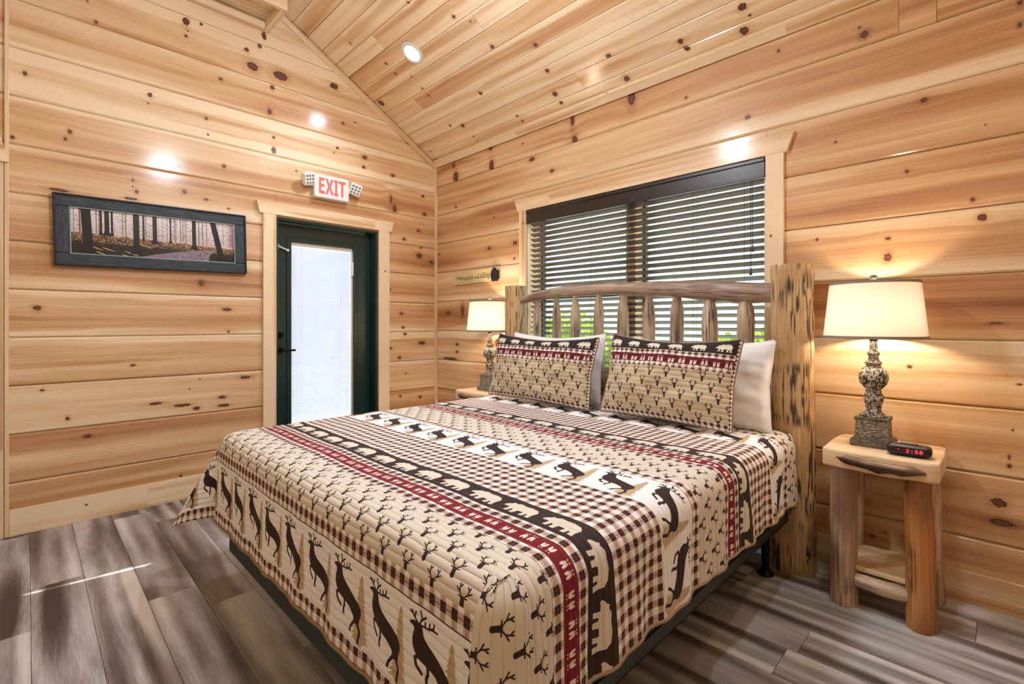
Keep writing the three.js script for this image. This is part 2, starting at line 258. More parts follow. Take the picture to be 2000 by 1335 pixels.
// ceiling: two boarded slopes
const ceiling = structure('ceiling', 'sloping pine board ceiling with recessed lights', 'ceiling');
const woodGen = (() => {
  const rows = range(0, 0.14, 16), pieces = layBoards(rows, -0.1, LONG, [], { 1: [1.9], 3: [2.6], 4: [0.46], 6: [1.5, 3.2], 8: [0.62], 9: [0.35], 11: [2.2], 12: [1.1] });
  for (const p of pieces) { p.b0 *= SLOPE / 2.24; p.b1 *= SLOPE / 2.24; p.tone = 0.3 + 0.55 * R0(p.seed + 3)(); }
  const map = paintWood({ w: 2048, h: 1024, a0: -0.1, b0: 0, a1: LONG, b1: SLOPE, pieces, knots: KNOT_C });
  return { pieces, map, mat: lacquer(map, [13, 6]) };
})();
{
  const uvf = (a, b) => [(a + 0.1) / (LONG + 0.1), b / SLOPE];
  boards(ceiling, woodGen.pieces, (a, b, d) => [a, EAVE + b * ST - d * CT, b * CT + d * ST], 0.018, uvf, true, woodGen.mat);
  boards(ceiling, woodGen.pieces, (a, b, d) => [a, EAVE + b * ST - d * CT, DEEP - b * CT - d * ST], 0.018, uvf, false, woodGen.mat);
  for (const [z0, z1, s] of [[-0.25, RIDGE, 1], [RIDGE, DEEP + 0.25, -1]]) {
    const y0 = s > 0 ? EAVE + PITCH * z0 : EAVE + PITCH * (DEEP - z0), y1 = s > 0 ? EAVE + PITCH * z1 : EAVE + PITCH * (DEEP - z1);
    const g = extrude([[z0, y0 + 0.021], [z1, y1 + 0.021], [z1, y1 + 0.2], [z0, y0 + 0.2]], LONG + 0.5); g.rotateY(-Math.PI / 2); g.translate(LONG + 0.25, 0, 0);
    mesh('roof_deck', g, coreMat, ceiling);
  }
}
// the two walls behind the camera
const genUv = (a, b) => [((a + 0.1) % 4.4) / 4.5, (b % 2.1) / SLOPE];
const wallBack = structure('wall_back', 'pine plank wall behind the camera', 'wall');
{
  mesh('wall_core', box(-0.22, 0, DEEP + 0.022, LONG + 0.2, EAVE + 0.1, DEEP + 0.2, 0), coreMat, wallBack);
  boards(wallBack, layBoards(range(0.295, 0.2745, 9, 0.02), 0, LONG, []), (a, b, d) => [a, b, DEEP - d], 0.02, genUv, true, woodGen.mat);
}
const wallEnd = structure('wall_end', 'pine plank gable wall opposite the door', 'wall');
{
  const s = new THREE.Shape([[0, 0], [DEEP, 0], [DEEP, EAVE], [RIDGE, EAVE + PITCH * RIDGE], [0, EAVE]].map((p) => new THREE.Vector2(...p)));
  const g = new THREE.ExtrudeGeometry(s, { depth: 0.18, bevelEnabled: false }); g.rotateY(-Math.PI / 2); g.translate(LONG + 0.2, 0, 0);
  mesh('wall_core', g, coreMat, wallEnd);
  const pieces = layBoards(range(0.295, 0.2745, 12, 0.02), 0, DEEP, []);
  for (const p of pieces) { p.lo = (b) => Math.max(0, (b - EAVE) / PITCH); p.hi = (b) => Math.min(DEEP, DEEP - (b - EAVE) / PITCH); }
  boards(wallEnd, pieces, (a, b, d) => [LONG - d, b, a], 0.02, genUv, false, woodGen.mat);
}
// floor: vinyl planks, each laid by itself
const floorMap = (() => {
  const w = 2048, h = 2048, d = new Uint8Array(w * h * 4).fill(255), C = [[54, 45, 42], [94, 85, 81], [134, 128, 124], [172, 169, 165], [206, 204, 200]];
  for (let s = 0; s < 8; s++) {
    const r = R0(40 + s * 9), base = 1.25 + 1.4 * r(), ox = r() * 80, oy = r() * 80, ac = r(), bc = 0.3 + 0.4 * r(), warm = (r() - 0.4) * 9;
    for (let y = 0; y < 256; y++) for (let x = 0; x < w; x++) {
      const a = x / w, b = y / 256;
      const blotch = fbm(a * 2.0 + ox, b * 1.8 + oy, 3), wavy = b + 0.22 * (vn(a * 3 + oy, ox) - 0.5);
      const cath = Math.hypot((a - ac) * 0.7, (wavy - bc) * 1.0), ring = Math.sin(cath * 85 + 9 * vn(a * 3 + ox, b * 4)) * vn(a * 2.5 + oy, b * 2 + ox), fine = vn(a * 20 + oy, b * 90 + ox), fine2 = vn(a * 60, b * 160 + oy), pale = sstep(0.52, 0.78, vn(a * 1.7 + oy, wavy * 3.4 + ox));
      let t = base + (blotch - 0.5) * 4.4 + (vn(a * 1.1 + ox, wavy * 4.5 + oy) - 0.5) * 2.6 + pale * 1.0 + ring * 0.13 + (fine - 0.5) * 0.7 + (fine2 - 0.5) * 0.35 - 0.15;
      t = clamp(t, 0, 3.999);
      const i = t | 0, f = t - i, c = C[i], e = C[i + 1], o = ((s * 256 + y) * w + x) * 4;
      d[o] = clamp(lerp(c[0], e[0], f) + warm, 0, 255); d[o + 1] = lerp(c[1], e[1], f) + warm * 0.4; d[o + 2] = lerp(c[2], e[2], f);
    }
  }
  return dataTex(w, h, d);
})();
const floor = structure('floor', 'grey-brown wood-look plank floor', 'floor');
{
  mesh('floor_slab', box(-0.22, -0.15, -0.22, LONG + 0.2, -0.0125, DEEP + 0.2, 0), coreMat, floor);
  const mat = phys({ map: floorMap, roughness: 0.42, clearcoat: 0.12, clearcoatRoughness: 0.3 }), r = R0(19), PW = 0.1795, PL = 1.22;
  for (let k = 0; k * PW < DEEP; k++) {
    let x = -PL * r();
    for (; x < LONG; x += PL) {
      const x0 = Math.max(0, x), x1 = Math.min(LONG, x + PL), z0 = k * PW - 0.012, z1 = z0 + PW, s = Math.floor(r() * 8), flip = r() < 0.5;
      if (x1 - x0 < 0.02) continue;
      const g = box(x0 + 0.0006, -0.0125, z0 + 0.0006, x1 - 0.0006, 0, z1 - 0.0006, 0.0012), p = g.attributes.position, uv = g.attributes.uv;
      for (let i = 0; i < p.count; i++) { let u = (p.getX(i) - x) / PL, v = (p.getZ(i) - z0) / PW; if (flip) { u = 1 - u; v = 1 - v; } uv.setXY(i, u, (s + 0.02 + 0.96 * v) / 8); }
      mesh('floor_plank', g, mat, floor);
    }
  }
}
// trim boards
const trimMap = paintWood({ w: 1024, h: 512, a0: 0, b0: 0, a1: 2, b1: 1, pieces: [0, 1, 2, 3, 4, 5, 6, 7].map((k) => ({ a0: 0, a1: 2, b0: k / 8, b1: (k + 1) / 8, tone: 0.28 + 0.12 * (k % 3), seed: 71 + k })), knots: [0.3, 0.2, 0.008, 0.006, 0.9, 0.45, 0.006, 0.005, 1.4, 0.7, 0.009, 0.007, 1.7, 0.1, 0.006, 0.006, 0.6, 0.85, 0.008, 0.006] });
trimMap.repeat.set(0.5, 1);
const trimMat = lacquer(trimMap, [3, 3], { clearcoat: 0.4 });
let trims = 0;
const trim = (geo, label) => { const m = mesh('trim_' + (++trims), geo, trimMat); m.name = 'trim_' + trims; m.userData = { kind: 'structure', label, category: 'trim' }; return m; };
trim(box(0.001, 0, 0.001, 0.026, EAVE, 0.026, 0.004), 'upright pine strip in the corner between door wall and window wall');
trim(box(0.001, 0, SIDE - 0.002, 0.02, 3.18, SIDE + 0.017, 0.004), 'upright pine strip at the far left end of the door wall');
{ // rake and crown strips
  const g = extrude([[0, -0.012], [SLOPE - 0.26, -0.012], [SLOPE - 0.26, -0.052], [0, -0.052]], 0.02, 0.002); g.rotateY(-Math.PI / 2); uvMetres(nonIdx(g));
  const q = uvMetres(nonIdx(g), 2); q.rotateX(-TH); q.translate(0.024, EAVE, 0); trim(q, 'slanting pine strip where the door wall meets the ceiling');
  const c = box(0.026, -0.036, -0.004, LONG, -0.001, 0.06, 0.003, 0); c.rotateX(-TH); c.translate(0, EAVE, 0); trim(c, 'long pine strip between window wall and ceiling');
}
{ // casings: legs and a head whose ends lean outward
  const head = (a0, a1, b0, b1, lean, T) => extrude([[a0, b0], [a1, b0], [a1 + lean, b1], [a0 - lean, b1]], T, 0.002);
  trim(box(0.001, 0, DOOR[1], 0.022, 2.04, 1.612), 'left pine casing board of the green door');
  trim(box(0.001, 0, 0.535, 0.022, 2.04, DOOR[0]), 'right pine casing board of the green door');
  const h = head(-1.635, -0.517, 2.036, 2.122, 0.022, 0.022); h.rotateY(Math.PI / 2); trim(uvMetres(nonIdx(h), 2), 'pine head board over the green door with outward leaning ends');
  trim(box(1.165, WIN[2] - 0.02, 0.001, WIN[0], WIN[3] + 0.005, 0.022), 'left pine casing board of the window');
  trim(box(WIN[1], WIN[2] - 0.02, 0.001, 3.13, WIN[3] + 0.005, 0.022), 'right pine casing board of the window');
  const w = head(1.15, 3.145, WIN[3], 2.212, 0.034, 0.022); w.translate(0, 0, 0.001); trim(uvMetres(nonIdx(w), 0), 'pine head board over the window with outward leaning ends');
  trim(box(1.13, WIN[2] - 0.11, 0.001, 3.17, WIN[2] - 0.02, 0.02), 'pine apron board under the window');
  trim(box(0.001, 0, 2.964, 0.022, 2.1, 3.05), 'pine casing board at the far left edge of the door wall');
  trim(box(0.001, 0, 3.60, 0.022, 2.1, 3.69), 'pine casing board beyond the left edge of the picture');
  const p = extrude([[-3.70, 2.1], [-2.946, 2.1], [-2.988, 2.285], [-3.70, 2.285]], 0.034, 0.002); p.rotateY(Math.PI / 2); trim(uvMetres(nonIdx(p), 2), 'pine head board with a slanting end at the far left');
}
let bases = 0;
const baseboard = (name, geo, label) => { const m = mesh(name, geo, trimMat); m.name = name; m.userData = { kind: 'structure', label, category: 'baseboard' }; };
baseboard('baseboard_left', box(0.001, 0, 1.612, 0.018, 0.15, SIDE - 0.002), 'pine baseboard left of the green door');
baseboard('baseboard_corner', box(0.001, 0, 0.026, 0.018, 0.15, 0.535), 'pine baseboard between green door and corner');
baseboard('baseboard_right', box(0.026, 0, 0.001, LONG, 0.133, 0.018), 'pine baseboard under the window wall');
// boxed ledge at the top of the gable
{
  const t = thing('ledge_box', 'boxed pine ledge high on the door wall under the roof peak', 'ledge');
  const y = 3.412, z0 = 1.565, z1 = 2.155, X = 0.38;
  mesh('wall_strip', box(0.001, y, z0 + 0.04, 0.05, y + 0.05, z1 - 0.04, 0.006), trimMat, t);
  mesh('front_board', box(X - 0.03, y, z0, X, y + 0.16, z1, 0.003), trimMat, t);
  mesh('end_board', box(0.001, y, z0, X - 0.03, y + 0.16, z0 + 0.04, 0.003), trimMat, t);
  mesh('end_board', box(0.001, y, z1 - 0.04, X - 0.03, y + 0.16, z1, 0.003), trimMat, t);
  mesh('recessed_panel', uvMetres(box(0.02, y + 0.075, z0 + 0.04, X - 0.03, y + 0.09, z1 - 0.04, 0.001)), woodGen.mat, t);
  mesh('corner_post', box(X - 0.05, y + 0.16, z0, X - 0.01, y + 0.23, z0 + 0.04, 0.002), trimMat, t);
}

// ---------------------------------------------------------------- green door with a blind between its panes
const green = phys({ color: new THREE.Color(0.006, 0.030, 0.028), roughness: 0.32, clearcoat: 0.4, clearcoatRoughness: 0.15 });
const blackMetal = std({ color: 0x0c0c0e, roughness: 0.35, metalness: 0.6 });
const pane = phys({ color: 0xffffff, transmission: 1, thickness: 0, roughness: 0.02, ior: 1.45 });
const slatWhite = phys({ color: 0xf4f7ff, roughness: 0.9, transmission: 0.62, thickness: 0 });
const whitePlastic = std({ color: 0xeceae4, roughness: 0.4 });
const door1 = structure('door_1', 'dark green door with a tall pane and white blind inside the glass', 'door');
{
  const [z0, z1, , y1] = DOOR, D = -0.1, T = 0.045, G = [0.815, 1.375, 0.27, 1.872];
  // jambs that line the opening
  mesh('door_jamb', merge([box(-0.222, 0, z0, 0, y1, z0 + 0.02), box(-0.222, 0, z1 - 0.02, 0, y1, z1), box(-0.222, y1 - 0.02, z0 + 0.02, 0, y1, z1 - 0.02), box(D - T - 0.03, 0, z0 + 0.02, D - T, y1 - 0.02, z0 + 0.04), box(D - T - 0.03, 0, z1 - 0.04, D - T, y1 - 0.02, z1 - 0.02)]), green, door1);
  const a = z0 + 0.023, b = z1 - 0.023;
  mesh('stile', box(D - T, 0.012, a, D, y1 - 0.023, G[0], 0.001), green, door1);
  mesh('stile', box(D - T, 0.012, G[1], D, y1 - 0.023, b, 0.001), green, door1);
  mesh('top_rail', box(D - T, G[3], G[0], D, y1 - 0.023, G[1], 0.001), green, door1);
  mesh('bottom_rail', box(D - T, 0.012, G[0], D, G[2], G[1], 0.001), green, door1);
  const bd = (u0, v0, u1, v1) => box(D - T - 0.008, v0, u0, D + 0.012, v1, u1, 0.005);
  mesh('glazing_bead', merge([bd(G[0] - 0.025, G[2] - 0.025, G[0] + 0.012, G[3] + 0.025), bd(G[1] - 0.012, G[2] - 0.025, G[1] + 0.025, G[3] + 0.025), bd(G[0] + 0.012, G[2] - 0.025, G[1] - 0.012, G[2] + 0.012), bd(G[0] + 0.012, G[3] - 0.012, G[1] - 0.012, G[3] + 0.025)]), green, door1);
  for (const x of [D - 0.008, D - T + 0.006]) { const p = mesh('pane', new THREE.BoxGeometry(0.004, G[3] - G[2] - 0.02, G[1] - G[0] - 0.02), pane, door1); p.position.set(x, (G[2] + G[3]) / 2, (G[0] + G[1]) / 2); }
  const sg = new THREE.BoxGeometry(0.0125, 0.0006, G[1] - G[0] - 0.05); sg.rotateZ(1.3);
  const n = Math.floor((G[3] - G[2] - 0.07) / 0.0125);
  for (let i = 0; i < n; i++) { const s = mesh('blind_slat', sg, slatWhite, door1); s.position.set(D - 0.022, G[2] + 0.03 + i * 0.0125, (G[0] + G[1]) / 2 + 0.008); }
  mesh('blind_headrail', box(D - 0.032, G[3] - 0.042, G[0] + 0.014, D - 0.012, G[3] - 0.012, G[1] - 0.014), whitePlastic, door1);
  mesh('blind_slider', merge([box(D - 0.02, G[2] + 0.02, G[0] + 0.012, D - 0.011, G[3] - 0.04, G[0] + 0.03), box(D - 0.012, 1.62, G[0] + 0.008, D + 0.004, 1.74, G[0] + 0.034)]), whitePlastic, door1);
  for (const zz of [G[0] + 0.12, G[1] - 0.1]) mesh('ladder_cord', box(D - 0.0145, G[2] + 0.02, zz, D - 0.0135, G[3] - 0.04, zz + 0.0015, 0), whitePlastic, door1);
  // lever, bolt and flip latch on the left stile
  const lever = mesh('lever_handle', merge([cyl(0.027, 0.027, 0.012).rotateZ(Math.PI / 2).translate(D + 0.006, 0.985, 1.452), cyl(0.009, 0.009, 0.05).rotateZ(Math.PI / 2).translate(D + 0.03, 0.985, 1.452), box(D + 0.046, 0.977, 1.345, D + 0.058, 0.993, 1.46, 0.005)]), blackMetal, door1);
  lever.userData.label = 'black lever handle';
  mesh('dead_bolt', merge([cyl(0.027, 0.027, 0.014).rotateZ(Math.PI / 2).translate(D + 0.007, 1.105, 1.452), box(D + 0.012, 1.085, 1.447, D + 0.028, 1.125, 1.457, 0.003)]), blackMetal, door1);
  mesh('flip_latch', merge([box(D, 1.79, 1.462, D + 0.02, 1.83, 1.492, 0.006), cyl(0.006, 0.006, 0.075).rotateX(1.2).translate(D + 0.03, 1.795, 1.435), new THREE.SphereGeometry(0.011, 12, 8).translate(D + 0.03, 1.782, 1.40)]), whitePlastic, door1);
  mesh('threshold', box(-0.222, 0, z0 + 0.02, 0, 0.012, z1 - 0.02), blackMetal, door1);
}
const door2 = structure('door_2', 'closed pine door beyond the left edge of the picture', 'door');
mesh('door_panel', box(0.001, 0.005, 3.05, 0.012, 2.095, 3.60), trimMat, door2);
mesh('door_knob', new THREE.SphereGeometry(0.028, 20, 14).translate(0.045, 1.0, 3.54), blackMetal, door2);
mesh('knob_stem', cyl(0.012, 0.02, 0.04).rotateZ(Math.PI / 2).translate(0.026, 1.0, 3.54), blackMetal, door2);

// ---------------------------------------------------------------- window: two sashes, mullion, jambs lined with pine
const sashTeal = std({ color: 0x1c3a40, roughness: 0.5 });
const win = structure('window_1', 'pine lined double window behind the headboard', 'window');
{
  const [x0, x1, y0, y1] = WIN, Z = -0.222;
  for (const g of [box(x0, y0, Z, x0 + 0.005, y1, 0), box(x1 - 0.012, y0, Z, x1, y1, 0), box(x0 + 0.012, y1 - 0.012, Z, x1 - 0.012, y1, 0), box(x0 + 0.012, y0, Z, x1 - 0.012, y0 + 0.015, 0.03)]) mesh('jamb_liner', g, trimMat, win);
  mesh('mullion', box(2.117, y0 + 0.015, -0.2, 2.19, y1 - 0.012, -0.062, 0.003), trimMat, win);
  for (const [a, b] of [[x0 + 0.005, 2.117], [2.19, x1 - 0.012]]) {
    const m = (y0 + y1) / 2, zA = -0.205, zB = -0.165, s = 0.02;
    const fr = mesh('sash', merge([box(a, y0 + 0.015, zA, a + s, y1 - 0.012, zB), box(b - s, y0 + 0.015, zA, b, y1 - 0.012, zB), box(a + s, y0 + 0.015, zA, b - s, y0 + 0.05, zB), box(a + s, y1 - 0.05, zA, b - s, y1 - 0.012, zB), box(a + s, m - 0.02, zA, b - s, m + 0.02, zB)]), sashTeal, win);
    for (const [c, d] of [[y0 + 0.05, m - 0.02], [m + 0.02, y1 - 0.05]]) mesh('pane', new THREE.BoxGeometry(b - a - 2 * s, d - c, 0.004).translate((a + b) / 2, (c + d) / 2, -0.185), pane, fr);
  }
}
// the wooden blind
const slatWood = phys({ color: 0x50453f, roughness: 0.42, clearcoat: 0.3, clearcoatRoughness: 0.3 });
const valanceMat = phys({ color: 0x231b17, roughness: 0.4, clearcoat: 0.3, clearcoatRoughness: 0.3 });
const cordMat = std({ color: 0x2c2622, roughness: 0.9 });
{
  const t = thing('window_blind', 'dark brown wooden slat blind half open over the window', 'blind', [0, 0, 0]);
  const A = 1.264, B = 3.024, zc = -0.031;
  mesh('valance', merge([box(WIN[0] + 0.004, 2.0, 0.006, WIN[1] - 0.004, 2.108, 0.018, 0.003), box(WIN[0] + 0.004, 2.086, 0.018, WIN[1] - 0.004, 2.108, 0.026, 0.004), box(WIN[0] + 0.004, 2.0, 0.018, WIN[1] - 0.004, 2.014, 0.023, 0.003)]), valanceMat, t);
  mesh('head_rail', box(A, 2.045, zc - 0.025, B, 2.1, zc + 0.028), slatWood, t);
  const sg = box(A, -0.0015, -0.025, B, 0.0015, 0.025, 0.0012); sg.rotateX(-0.4);
  for (let i = 0; i < 30; i++) mesh('slat', sg, slatWood, t).position.set(0, 0.79 + i * 0.0415, zc);
  mesh('bottom_rail', box(A, 0.737, zc - 0.025, B, 0.752, zc + 0.025, 0.004), slatWood, t);
  for (const x of [1.42, 1.86, 2.33, 2.62, 2.92]) for (const dz of [-0.027, 0.0265]) mesh('ladder_cord', box(x, 0.745, zc + dz - 0.0006, x + 0.0014, 2.05, zc + dz + 0.0006, 0), cordMat, t);
  const c = mesh('pull_cord', merge([box(2.958, 1.50, 0.003, 2.9605, 2.04, 0.0055, 0), box(2.967, 1.62, 0.003, 2.9695, 2.04, 0.0055, 0)]), cordMat, t);
  for (const [x, y] of [[2.959, 1.47], [2.968, 1.60]]) mesh('cord_tassel', lathe([[0, 0.04], [0.004, 0.038], [0.008, 0.012], [0.0085, 0], [0, 0]], 12).translate(x, y, 0.004), slatWood, c);
}
// outside: grassy ground falling away, leafy trees left of the window
{
  const g = new THREE.PlaneGeometry(140, 120, 40, 40); g.rotateX(-Math.PI / 2); const p = g.attributes.position;
  for (let i = 0; i < p.count; i++) { const z = p.getZ(i); p.setY(i, -0.5 - 0.16 * Math.max(0, -(z - 60 + 62)) * 0.4 + 1.2 * (vn(p.getX(i) * 0.07 + 30, z * 0.07 + 40) - 0.5)); }
  g.translate(0, -2.2, -62); g.computeVertexNormals();
  const m = mesh('ground', g, std({ color: 0x98a08a, roughness: 1 })); m.userData = { kind: 'structure', label: 'sunny grass outside the window', category: 'ground' };
  const porch = mesh('porch_deck', box(-2.6, -0.16, -0.6, -0.24, -0.03, 3.6, 0.01), std({ color: 0xd3d8dc, roughness: 0.9 })); porch.userData = { kind: 'structure', label: 'pale porch floor outside the green door', category: 'porch' };
  const leaf = new THREE.CircleGeometry(0.1, 5), leafMat = phys({ color: 0x9dbb3f, roughness: 0.8, transmission: 0.35, thickness: 0, side: THREE.DoubleSide }), bark = std({ color: 0x5b4a3a, roughness: 1 });
  const spots = [[-4.2, -9, 3.0, 'leafy tree outside, seen through the blind at its left end'], [-1.0, -12, 3.2, 'leafy tree outside, seen through the left half of the blind'], [-8.5, -13, 3.8, 'leafy tree outside, farthest to the left beyond the window']];
  for (const [x, z, hgt, label] of spots) {
    const t = thing('tree', label, 'tree', [x, -2.2, z], 0, 'trees outside the window');
    mesh('trunk', logGeo([[0, -0.6, 0], [0.05, hgt * 0.5, 0], [0, hgt * 0.85, 0.05]], [0.14, 0.1, 0.04], { seed: x }), bark, t);
    const r = R0(Math.round(x * 10) + 200), im = new THREE.InstancedMesh(leaf, leafMat, 900), o = new THREE.Object3D();
    for (let i = 0; i < 900; i++) { const th = r() * 6.283, q = Math.pow(r(), 0.4), u = 2 * r() - 1, s = Math.sqrt(1 - u * u); o.position.set(q * s * Math.cos(th) * hgt * 0.42, hgt * 0.66 + q * u * hgt * 0.36, q * s * Math.sin(th) * hgt * 0.42); o.rotation.set(r() * 6, r() * 6, r() * 6); o.scale.setScalar(0.7 + r()); o.updateMatrix(); im.setMatrixAt(i, o.matrix); }
    im.name = 'foliage'; im.userData.kind = 'stuff'; im.castShadow = im.receiveShadow = true; t.add(im);
  }
}

// ---------------------------------------------------------------- log wood
function logTexture(seed, pal, stain, blotch, flip = 0) {
  const w = 512, h = 1024, d = new Uint8Array(w * h * 4).fill(255), r = R0(seed), ox = r() * 60, oy = r() * 60;
  for (let y = 0; y < h; y++) for (let x = 0; x < w; x++) {
    const u = x / w, v = y / h * 1.6, e = sstep(0.9, 1, u), P = (fx, fy, o) => lerp(vn(u * fx + ox + o, v * fy + oy), vn((u - 1) * fx + ox + o, v * fy + oy), e);
    const low = P(4, 3.2, 0), grain = P(64, 3.2, 7), fine = P(120, 9, 11), twist = P(9 + flip, 3, 23);
    let t = clamp(0.2 + low * 1.5 + (grain - 0.5) * 0.9 + (fine - 0.5) * 0.5, 0, 1.999);
    const i = t | 0, f = t - i, c = pal[i], q = pal[i + 1], o = (y * w + x) * 4;
    const st = stain * sstep(0.40, 0.75, P(6, 7, 31)) * sstep(0.50, 0.74, P(84, 10, 3) * 0.7 + P(30, 22, 19) * 0.3) + stain * 0.7 * sstep(0.72, 0.84, P(58, 8, 57) * 0.75 + P(120, 20, 5) * 0.25), bl = blotch * sstep(0.6, 0.82, P(7, 4, 41));
    const R = lerp(lerp(c[0], q[0], f), 44, st), G = lerp(lerp(c[1], q[1], f), 34, st), B = lerp(lerp(c[2], q[2], f), 28, st);
    d[o] = lerp(R, pal[3][0], bl); d[o + 1] = lerp(G, pal[3][1], bl); d[o + 2] = lerp(B, pal[3][2], bl);
  }
  const t = dataTex(w, h, d); t.repeat.set(1, 1 / 1.6); t.wrapT = THREE.MirroredRepeatWrapping; return t;
}
const logMat = (tex, more = {}) => phys({ map: tex, roughness: 0.5, clearcoat: 0.35, clearcoatRoughness: 0.25, bumpMap: tex, bumpScale: 0.003, ...more });
const postMat = logMat(logTexture(3, [[224, 200, 158], [204, 172, 124], [170, 134, 92], [112, 82, 60]], 0.9, 0.5));
const railMat = logMat(logTexture(8, [[206, 188, 166], [166, 142, 122], [124, 100, 86], [92, 70, 62]], 0.45, 0.5));
const spindleMat = logMat(logTexture(14, [[222, 206, 182], [184, 162, 138], [138, 116, 98], [92, 74, 66]], 0.65, 0.45, 3));
const legPale = logMat(logTexture(21, [[226, 202, 174], [192, 160, 132], [150, 116, 94], [116, 82, 70]], 0.4, 0.55));
const legOrange = logMat(logTexture(27, [[218, 164, 98], [196, 134, 72], [158, 98, 50], [104, 60, 34]], 0.35, 0.6, 4));
const barkMat = logMat(logTexture(33, [[150, 116, 80], [108, 80, 54], [66, 48, 34], [40, 29, 22]], 0.6, 0.6, 2));
const slabMap = paintWood({ w: 512, h: 512, a0: 0, b0: 0, a1: 0.6, b1: 0.6, pieces: [{ a0: 0, a1: 0.6, b0: 0, b1: 0.6, tone: 0.25, seed: 8 }], knots: [0.3, 0.52, 0.02, 0.01] }); slabMap.repeat.set(1 / 0.6, 1 / 0.6);
const slabMat = phys({ map: slabMap, roughness: 0.45, clearcoat: 0.4, clearcoatRoughness: 0.2 });

// ---------------------------------------------------------------- bed: log headboard, steel frame, box spring, mattress
const BX0 = 1.325, BX1 = 3.235, BZ1 = 2.2, TOP = 0.68, ZH = 0.195;
{
  const t = thing('bed', 'king bed with a peeled log headboard and dark box spring', 'bed', [2.26, 0, 0.2]);
  const o = (g) => g.translate(-2.26, 0, -0.2);
  mesh('post', o(logGeo([[3.226, 0, ZH], [3.222, 0.7, ZH], [3.218, 1.487, ZH]], [0.094, 0.09, 0.09, 0.088], { seg: 26, rough: 0.06, seed: 2, square: 1.2, capBevel: 0.1 })), postMat, t);
  mesh('post', o(logGeo([[1.292, 0, ZH], [1.294, 0.7, ZH], [1.294, 1.487, ZH]], [0.082, 0.078, 0.076, 0.074], { seg: 26, rough: 0.05, seed: 5, square: 0.6, capBevel: 0.1 })), postMat, t);
  mesh('top_rail', o(logGeo([[1.33, 1.365, ZH], [1.52, 1.40, ZH + 0.005], [1.75, 1.42, ZH], [2.05, 1.425, ZH], [2.4, 1.412, ZH], [2.7, 1.388, ZH], [2.95, 1.366, ZH], [3.2, 1.352, ZH]], [0.027, 0.034, 0.038, 0.042, 0.042, 0.044, 0.05, 0.056, 0.046], { seg: 20, rough: 0.1, seed: 9 })), railMat, t);
  mesh('lower_rail', o(logGeo([[1.33, 0.82, ZH], [2.2, 0.825, ZH], [3.2, 0.82, ZH]], [0.05, 0.075, 0.08, 0.06], { seg: 20, rough: 0.06, seed: 12 })), railMat, t);
  [1.521, 1.708, 1.877, 2.072, 2.255, 2.435, 2.619, 2.81, 2.997].forEach((x, i) => {
    const r = 0.031 + 0.0016 * i, yt = 1.405 - 0.006 * Math.abs(i - 3);
    mesh('spindle', o(logGeo([[x, 0.83, ZH], [x + 0.003 * (i % 3 - 1), 1.1, ZH], [x, yt - 0.085, ZH], [x, yt - 0.05, ZH], [x, yt, ZH]], [r * 0.7, r * 1.06, r * 1.04, r * 1.02, r, r, r, r * 0.98, r * 0.94, r * 0.6, r * 0.52], { seg: 16, rough: 0.09, seed: 30 + i })), spindleMat, t);
  });
  const steel = std({ color: 0x3a4043, roughness: 0.45, metalness: 0.6 });
  mesh('box_spring', o(new RoundedBoxGeometry(BX1 - BX0 - 0.03, 0.185, BZ1 - 0.34, 2, 0.02).translate((BX0 + BX1) / 2, 0.351, (0.3 + BZ1 - 0.04) / 2)), std({ color: 0x26302f, roughness: 0.85 }), t);
  mesh('mattress', o(new RoundedBoxGeometry(BX1 - BX0 - 0.03, 0.23, BZ1 - 0.32, 4, 0.06).translate((BX0 + BX1) / 2, 0.555, (0.3 + BZ1 - 0.02) / 2)), std({ color: 0xe9e9ec, roughness: 0.9 }), t);
  for (const x of [BX0 + 0.012, BX1 - 0.012]) mesh('side_rail', o(merge([box(x - 0.003, 0.252, 0.29, x + 0.003, 0.298, BZ1 - 0.03, 0.001), box(x - 0.03 * Math.sign(x - 2), 0.252, 0.29, x + 0.003, 0.257, BZ1 - 0.03, 0.001)].slice(0, x > 2 ? 2 : 1))), steel, t);
  mesh('foot_panel', o(box(BX0 + 0.03, 0.12, BZ1 - 0.025, BX1 - 0.03, 0.42, BZ1 - 0.008, 0.003)), std({ color: 0x2f3b3b, roughness: 0.7 }), t);
  mesh('foot_rail', o(box(BX0 + 0.02, 0.252, BZ1 - 0.035, BX1 - 0.02, 0.29, BZ1 - 0.03, 0.001)), steel, t);
  for (const x of [BX0 + 0.1, 2.28, BX1 - 0.085]) for (const z of [0.37, BZ1 - 0.35]) {
    const l = mesh('frame_leg', o(cyl(0.019, 0.017, 0.25, 16).translate(x, 0.135, z)), blackMetal, t);
    mesh('foot_pad', o(lathe([[0, 0], [0.036, 0], [0.038, 0.006], [0.03, 0.014], [0.018, 0.03], [0, 0.03]], 20).translate(x, 0, z)), blackMetal, l);
  }
}
